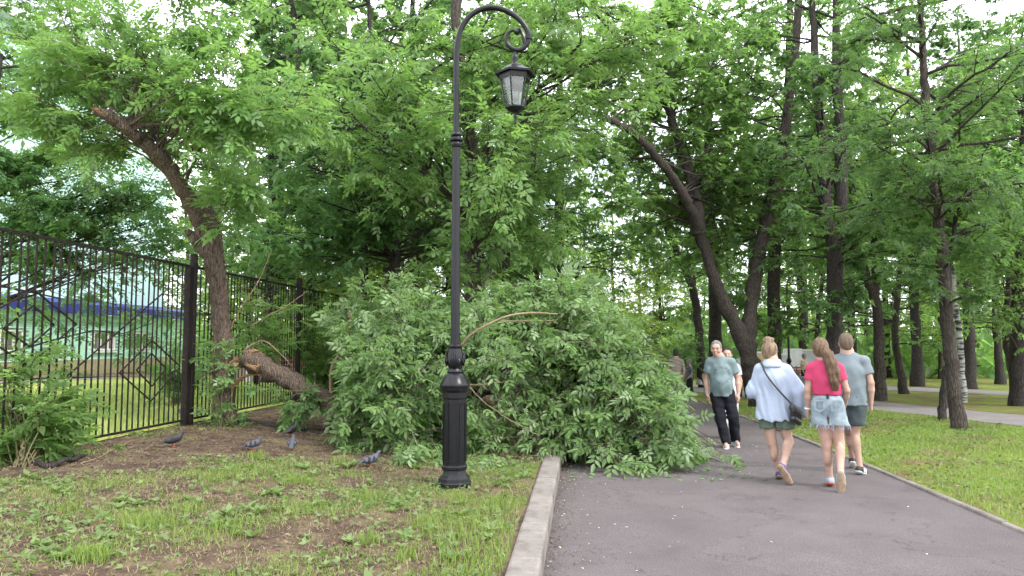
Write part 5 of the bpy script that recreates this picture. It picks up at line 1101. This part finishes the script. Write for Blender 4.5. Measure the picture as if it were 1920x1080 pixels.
# ---------------------------------------------------------------- pigeons
M['pigeon'] = mat('pigeon_slate', (.045, .05, .065), .6, var=(.075, .08, .1), scale=14, bump=.3, bscale=60)
M['pigeon_neck'] = mat('pigeon_neck', (.03, .04, .05), .35, var=(.05, .03, .07), scale=10)
M['pigeon_dark'] = mat('pigeon_dark', (.015, .015, .018), .6, var=(.03, .03, .035), scale=10)
M['wing'] = stripe_mat('pigeon_wing', (.1, .11, .13), (.04, .04, .052), True, 4); M['pfoot'] = mat('pigeon_foot', (.35, .08, .06), .6)
def pigeon(label, px, py, yaw, peck=0.0, dark=False, sc=1.0):
    p = G(px, py); o = empty('pigeon', tuple(p), yaw); tag(o, label, 'pigeon'); o.scale = (sc,) * 3
    s = SDF((-.25, -.1, -.01), (.24, .1, .32), .006); m = M['pigeon_dark'] if dark else M['pigeon']       # bird looks along +x
    s.ell((0, 0, .115), (.105, .058, .06), .02, Matrix.Rotation(R(-18), 3, 'Y')); s.ell((.06, 0, .135), (.06, .052, .06), .02)
    hx, hz = (.125, .225) if not peck else (.17, .06)
    s.cone((.075, 0, .15), (hx - .012, 0, hz - .02 if not peck else hz + .02), .042, .026, .02); s.ell((hx, 0, hz), (.028, .022, .024), .012)
    for e in (-1, 0, 1): s.cone((-.07, e * .012, .105), (-.2, e * .024, .065), .022, .008, .015)
    b = s.mesh('body', m, o)
    for e in (-1, 1):
        s = SDF((-.22, -.12, .02), (.12, .12, .22), .009); s.ell((-.02, e * .05, .128), (.1, .014, .045), .01, Matrix.Rotation(R(-14), 3, 'Y')); s.cone((-.08, e * .045, .105), (-.175, e * .02, .082), .018, .005, .02); s.mesh('wing', m if dark else M['wing'], o)
        MB().tube([(.0, e * .022, .07), (.008, e * .024, .03), (.0, e * .024, .008)], [.012, .006, .005], 6).tube([(-.02, e * .024, .005), (.035, e * .03, .004)], .004, 5).tube([(.0, e * .024, .005), (.03, e * .01, .004)], .004, 5).build('leg', M['pfoot'], o)
        MB().lathe([(0, -.004), (.004, 0), (0, .004)], 6, (hx + .01, e * .021, hz + .004)).build('eye', M['pfoot'], o)
    MB().tube([(hx + .022, 0, hz), (hx + .05, 0, hz - (.012 if not peck else .03))], [.009, .002], 6).build('beak', M['pigeon_dark'], o)
    return o
pigeon('black pigeon preening at the foot of the fence post', 325, 838, R(35), 0, True, .8)
pigeon('grey pigeon with barred wings standing side on upon bare soil', 475, 845, R(10), 0, False, .72)
pigeon('slate pigeon seen from behind, nearer of the pair by the root', 548, 845, R(100), 0, False, .78)
pigeon('dark pigeon just beyond the one seen from behind', 546, 818, R(60), 0, True, .75)
pigeon('dark grey pigeon in the grass edge beside the fallen leaves', 695, 876, R(25), 0, False, .75)
pigeon('pale pigeon on the lawn inside the fence beside the post', 341, 781, R(150), 1, False, .7)

# ---------------------------------------------------------------- far end of the park: display boards, benches, litter bin
def board(label, px, Y, w, h, z0, col=(.7, .7, .68)):
    x = (px - 960) / 1400 * Y; o = empty('display_board', (x, Y, float(gz(x, Y))), -math.atan2(x, Y)); tag(o, label, 'board', 'display boards')
    for s_ in (-1, 1): MB().box((s_ * w * .42, .02, (z0 + h) / 2), (.03, .03, (z0 + h) / 2)).build('leg', M['white_paint'], o)
    MB().box((0, -.03, z0 + h / 2), (w / 2, .02, h / 2)).build('panel', mat('board_face', col, .6, var=tuple(c * .75 for c in col), scale=2.5), o)
    for zz in (z0, z0 + h): MB().box((0, -.03, zz), (w / 2 + .04, .035, .04)).build('frame', M['white_paint'], o)
    for s_ in (-1, 1): MB().box((s_ * (w / 2 + .02), -.03, z0 + h / 2), (.035, .034, h / 2 - .041)).build('frame', M['white_paint'], o)
for a in [('white display board beside the black lamp pole', 1484, 42, .9, 1.1, .75), ('cream display board behind the standing person', 1497, 44, .9, 1.2, .6, (.6, .5, .38)), ('grey and white display board left of the girl in pink', 1517, 43, 1.0, .9, .9, (.5, .52, .55)),
          ('pale stand just behind the bun of the woman', 1468, 40, .7, 1.0, .6, (.5, .52, .53)), ('orange cream board beside the forked trunk', 1421, 42, .6, 1.2, .5, (.62, .46, .28)), ('wide white board behind the bench', 1532, 46, 1.4, 1.0, .7)]: board(*a)
def bench(label, px, Y, w, yaw=0):
    x = (px - 960) / 1400 * Y; o = empty('park_bench', (x, Y, float(gz(x, Y))), yaw); tag(o, label, 'bench', 'park benches'); wd_ = M['bench']
    for k in range(4): MB().box((0, -.18 + .12 * k, .45), (w / 2, .05, .018)).build('seat_slat', wd_, o)
    for k in range(3): MB().box((0, .25 + .02 * k, .6 + .13 * k), (w / 2, .016, .05)).build('back_slat', wd_, o)
    for s_ in (-1, 1): MB().box((s_ * w * .4, -.15, .215), (.03, .03, .215)).build('leg', M['metal_black'], o); MB().bar((s_ * w * .4, .22, 0), (s_ * w * .4, .31, .95), .05, .04).build('leg', M['metal_black'], o)
M['bench'] = mat('red_brown_wood', (.2, .07, .05), .6, var=(.13, .05, .04), scale=6)
bench('red brown bench behind the person in cream vest', 1525, 40, 2.2, .1); bench('brown bench seen through the fence beyond the second post', 545, 23, 2.4, .5)
p = (( 1504 - 960) / 1400 * 28, 28); bn = empty('litter_bin', (p[0], p[1], float(gz(*p)))); tag(bn, 'grey flared concrete litter bin beside the path', 'bin')
cm = mat('concrete', (.2, .2, .2), .9, var=(.27, .27, .26), scale=8, bump=.3)
MB().lathe([(.2, 0), (.21, .05), (.17, .1), (.24, .62), (.29, .66), (.29, .74), (.25, .74), (.22, .5)], 16).build('body', cm, bn); MB().lathe([(.23, .6), (.24, .73), (.2, .735)], 16).build('liner', M['pigeon_dark'], bn)
MB().box((0, 0, 0), (.001, .001, .001)) if False else None
# pale wall and white post seen through the fence
wl_ = empty('garden_wall', tuple(P(585, 690, 27))); wl_.location.z = float(gz(wl_.location.x, 27)); tag(wl_, 'low pinkish wall with white pillars seen through the fence bars', 'wall')
MB().box((0, 0, .45), (3.2, .12, .45)).build('wall', mat('pink_plaster', (.38, .27, .23), .9, var=(.3, .22, .19), scale=3), wl_)
for q in (-2.2, .6, 2.4): MB().box((q, -.14, .7), (.13, .1, .7)).build('pillar', M['white_paint'], wl_, bevel=.01)

# ---------------------------------------------------------------- grass, weeds and litter
M['blade'] = leaf_mat('grass_blade', (.1, .16, .042), (.2, .27, .085), (.2, .28, .06), (.3, .45, .05), .3, .6)
M['blade_sun_tint'] = leaf_mat('sun_tinted_grass', (.25, .29, .09), (.39, .44, .15), (.32, .37, .13), (.38, .46, .12), .35, .6)  # blades inside the fence, their colour lightened to stand for sunlight
M['blade_dry'] = leaf_mat('dry_grass', (.22, .18, .09), (.34, .29, .16), (.28, .23, .13), (.4, .35, .15), .2, .8)
M['weed'] = leaf_mat('weed_leaf', (.085, .14, .045), (.18, .24, .09), (.18, .24, .12), (.25, .4, .06), .3, .6)
M['litter'] = leaf_mat('leaf_litter', (.06, .038, .025), (.22, .165, .115), (.19, .14, .1), (.2, .15, .1), .1, .8)
M['petal'] = leaf_mat('pale_flakes', (.35, .3, .24), (.58, .54, .46), (.6, .55, .48), (.5, .5, .4), .1, .7)
def nz2(x, y, s, ph):
    return (np.sin(x * s + ph) * np.cos(y * s * 1.13 - ph * 1.7) + .6 * np.sin(x * s * 2.3 - y * s * 1.7 + ph * 2.1) + .4 * np.sin(y * s * 3.9 + x * s * 2.7 + ph)) / 2
def blades(name, label, m, x, y, hgt, wid, bend=.5, z0=0.0):
    n = len(x); a = rng.uniform(0, 6.28, n); b = rng.uniform(0, 6.28, n); g = gz(x, y) + z0
    L = hgt * rng.uniform(.5, 1.3, n); be = L * bend * rng.uniform(.1, 1.2, n); w = wid * rng.uniform(.6, 1.3, n)
    c, s_ = np.cos(a), np.sin(a); bx, by = np.cos(b), np.sin(b); B = np.stack([x, y, g], 1)
    V = np.stack([B + np.stack([c * w, s_ * w, 0 * w], 1), B - np.stack([c * w, s_ * w, 0 * w], 1),
                  B + np.stack([bx * be * .35 - c * w * .7, by * be * .35 - s_ * w * .7, L * .6], 1), B + np.stack([bx * be * .35 + c * w * .7, by * be * .35 + s_ * w * .7, L * .6], 1),
                  B + np.stack([bx * be, by * be, L * (1 - .25 * bend)], 1)], 1).reshape(-1, 3)
    i = np.arange(n) * 5; o = link(name, mesh_np(name, V, [np.stack([i, i + 1, i + 2, i + 3], 1), np.stack([i + 3, i + 2, i + 4], 1)]), m); tag(o, label, 'grass', kind='stuff'); return o
def scatter(n, u0, u1, v0, v1):
    u = rng.uniform(u0, u1, n); v = rng.uniform(v0, v1, n); return u * EU[0] + v * EV[0], u * EU[1] + v * EV[1], u, v
def soilmask(x, y):
    """1 on the bare soil round the broken tree"""
    q = np.stack([x, y], 1); c1 = G(500, 830)[:2]; c2 = G(610, 800)[:2]; c3 = G(150, 870)[:2]
    d = np.minimum(np.minimum(np.linalg.norm((q - c1) / [2.4, 1.5], axis=1), np.linalg.norm((q - c2) / [1.8, 2.2], axis=1)), np.linalg.norm((q - c3) / [1.2, .8], axis=1)); return 1 - sst(.75, 1.15, d + .25 * nz2(x, y, 3, 1))
x, y, u, v = scatter(330000, 3.2, 12.5, -6.6, KV0 - .02); k = (nz2(x, y, 2.1, .7) + .45 * nz2(x, y, 6, 2) + rng.normal(0, .22, len(x)) > .2) & (soilmask(x, y) < rng.random(len(x)) * .9)
k &= rng.random(len(x)) < .5 + .45 * sst(-2.2, -.6, v)
blades('grass', 'short patchy green grass on the near lawn', M['blade'], x[k], y[k], .036, .0024, .8)
x, y, u, v = scatter(32000, 3.2, 12, -6.6, KV0 - .02); k = (soilmask(x, y) < .15 + rng.random(len(x)) * .8)
blades('dry_grass', 'dry mown straw lying in the near lawn', M['blade_dry'], x[k], y[k], .037, .0028, 1.8)
# taller tufts
tx_, ty_ = [], []
for (px, py, n, r) in [(275, 985, 420, .13), (170, 1050, 330, .1), (475, 890, 300, .25), (480, 860, 160, .08), (900, 1000, 700, .34), (940, 950, 600, .32), (880, 1060, 320, .22), (760, 1050, 100, .05), (690, 1020, 110, .06), (400, 900, 160, .1), (560, 905, 180, .13), (860, 940, 120, .1), (640, 870, 120, .1), (690, 940, 140, .1), (350, 960, 110, .1), (120, 960, 120, .1), (560, 960, 200, .2), (800, 985, 150, .12), (430, 1000, 160, .16)]:
    g = G(px, py); tx_.append(g[0] + rng.normal(0, r, n) * .8); ty_.append(g[1] + rng.normal(0, r, n) * .8)
tx_, ty_ = np.concatenate(tx_), np.concatenate(ty_); k = tx_ * EV[0] + ty_ * EV[1] < KV0 - .03; tx_, ty_ = tx_[k], ty_[k]
blades('grass_tufts', 'taller bright green grass tufts on the near lawn', M['blade'], tx_, ty_, .105, .003, .5)
def leaflets(name, label, cat, m, x, y, size, kind='single', zz=.012, tilt=.35):
    fo = Foliage(); n = len(x); p = np.stack([x, y, gz(x, y) + zz * rng.uniform(.4, 1.6, n)], 1); a = rng.uniform(0, 6.28, n)
    fo.add(p, np.stack([np.cos(a), np.sin(a), rng.normal(0, tilt, n)], 1), unit(np.array([0, 0, 1.0]) + rng.normal(0, tilt, (n, 3))), size * rng.uniform(.5, 1.4, n))
    o = link(name, fo.mesh(name, kind), m); tag(o, label, cat, kind='stuff'); return o
x, y, u, v = scatter(19000, 3.2, 12, -6.6, KV0 - .05); k = (nz2(x, y, 1.7, 4.2) + rng.normal(0, .3, len(x)) > -.05) & (soilmask(x, y) < rng.random(len(x)) * .8)
leaflets('weeds', 'low broad weed leaves mixed into the near lawn', 'weeds', M['weed'], x[k], y[k], .05, 'lobed', .025, .5)
x, y, u, v = scatter(30000, 3.2, 14.5, -6.6, KV0 - .05); k = rng.random(len(x)) < .45 + .55 * soilmask(x, y)
leaflets('leaf_litter', 'brown leaf litter and bark chips on the soil', 'litter', M['litter'], x[k], y[k], .035, 'single', .012, .3)
x, y, u, v = scatter(5200, 3, 16, KV1 + .01, PR - .05); k = rng.random(len(x)) < .014 + .9 * np.exp(-(v - KV1) / .2)
leaflets('petal_litter', 'pale dry flakes scattered on the asphalt along the kerb', 'litter', M['petal'], x[k], y[k], .027, 'single', .006, .15)
x, y, u, v = scatter(7000, 3, 12, KV1 + .005, KV1 + .3); k = rng.random(len(x)) < np.exp(-(v - KV1) / .09) * (.5 + .5 * np.sin(u * 2.3) ** 2); leaflets('gutter_dirt', 'fine brown debris in the gutter along the kerb', 'litter', M['litter'], x[k], y[k], .02, 'single', .005, .3)
# broad-leaved rosettes in the near lawn
fo = Foliage(); x, y, u, v = scatter(230, 3.4, 10.5, -6.3, KV0 - .1); k = soilmask(x, y) < .5; x, y = x[k], y[k]; nl = 8
a = (np.arange(nl) / nl * 6.28)[None] + rng.uniform(0, 6.28, (len(x), 1)) + rng.normal(0, .25, (len(x), nl)); sz = np.repeat(rng.uniform(.05, .12, len(x)), nl) * rng.uniform(.7, 1.2, len(x) * nl); a = a.ravel()
p = np.stack([np.repeat(x, nl), np.repeat(y, nl), np.repeat(gz(x, y), nl) + .012], 1); e = rng.uniform(.15, .9, len(a)); d = np.stack([np.cos(a), np.sin(a), e], 1)
fo.add(p, d, unit(np.stack([-np.cos(a) * e, -np.sin(a) * e, np.ones(len(a))], 1) + rng.normal(0, .15, (len(a), 3))), sz)
o = link('rosette_weeds', fo.mesh('rosette_weeds', 'fine'), M['weed']) if False else link('rosette_weeds', fo.mesh('rosette_weeds', 'single'), M['weed']); tag(o, 'broad leaved weed rosettes scattered over the near lawn', 'weeds', kind='stuff')
x, y, u, v = scatter(110, 9.0, 10.6, KV1 + .1, 2.5); leaflets('dropped_leaves', 'loose green leaves dropped on the asphalt round the fallen crown', 'leaves', M['leaf_fallen'], x, y, .08, 'single', .012, .25)
# right lawn
x, y, u, v = scatter(110000, 3.5, 22, PR + .08, 10.5); k = (nz2(x, y, 1.4, 2.2) + .5 * nz2(x, y, 4.5, .4) + rng.normal(0, .3, len(x)) > -.08) & (v < 9.0 + .2 * rng.normal(0, 1, len(x)) - 0 * u)
k &= x < 10.2 - .125 * (y - 14.9) - .05
blades('lawn_grass', 'green grass on the lawn between the two paths', M['blade'], x[k], y[k], .06, .0047, .7)
x, y, u, v = scatter(16000, 4, 18, PR + .08, 9); k = (x < 10.2 - .125 * (y - 14.9) - .05) & (nz2(x, y, 1.9, 1.1) + rng.normal(0, .4, len(x)) > .1); leaflets('lawn_weeds', 'weed leaves and clover on the lawn between the paths', 'weeds', M['weed'], x[k], y[k], .05, 'lobed', .03, .5)
x, y, u, v = scatter(16000, 4, 18, PR + .08, 9); k = (x < 10.2 - .125 * (y - 14.9)) & (nz2(x, y, 1.4, 2.2) + rng.normal(0, .2, len(x)) < .0); leaflets('lawn_litter', 'dry leaves on bare patches of the lawn between the paths', 'litter', M['litter'], x[k], y[k], .045, 'single', .02, .4)
# lawn inside the fence
x, y, u, v = scatter(32000, 6, 22, -15, -6.5); blades('fenced_grass', 'green grass inside the fence, coloured as if in sunshine', M['blade_sun_tint'] if 'blade_sun_tint' in M else M['blade'], x, y, .13, .011, .6)
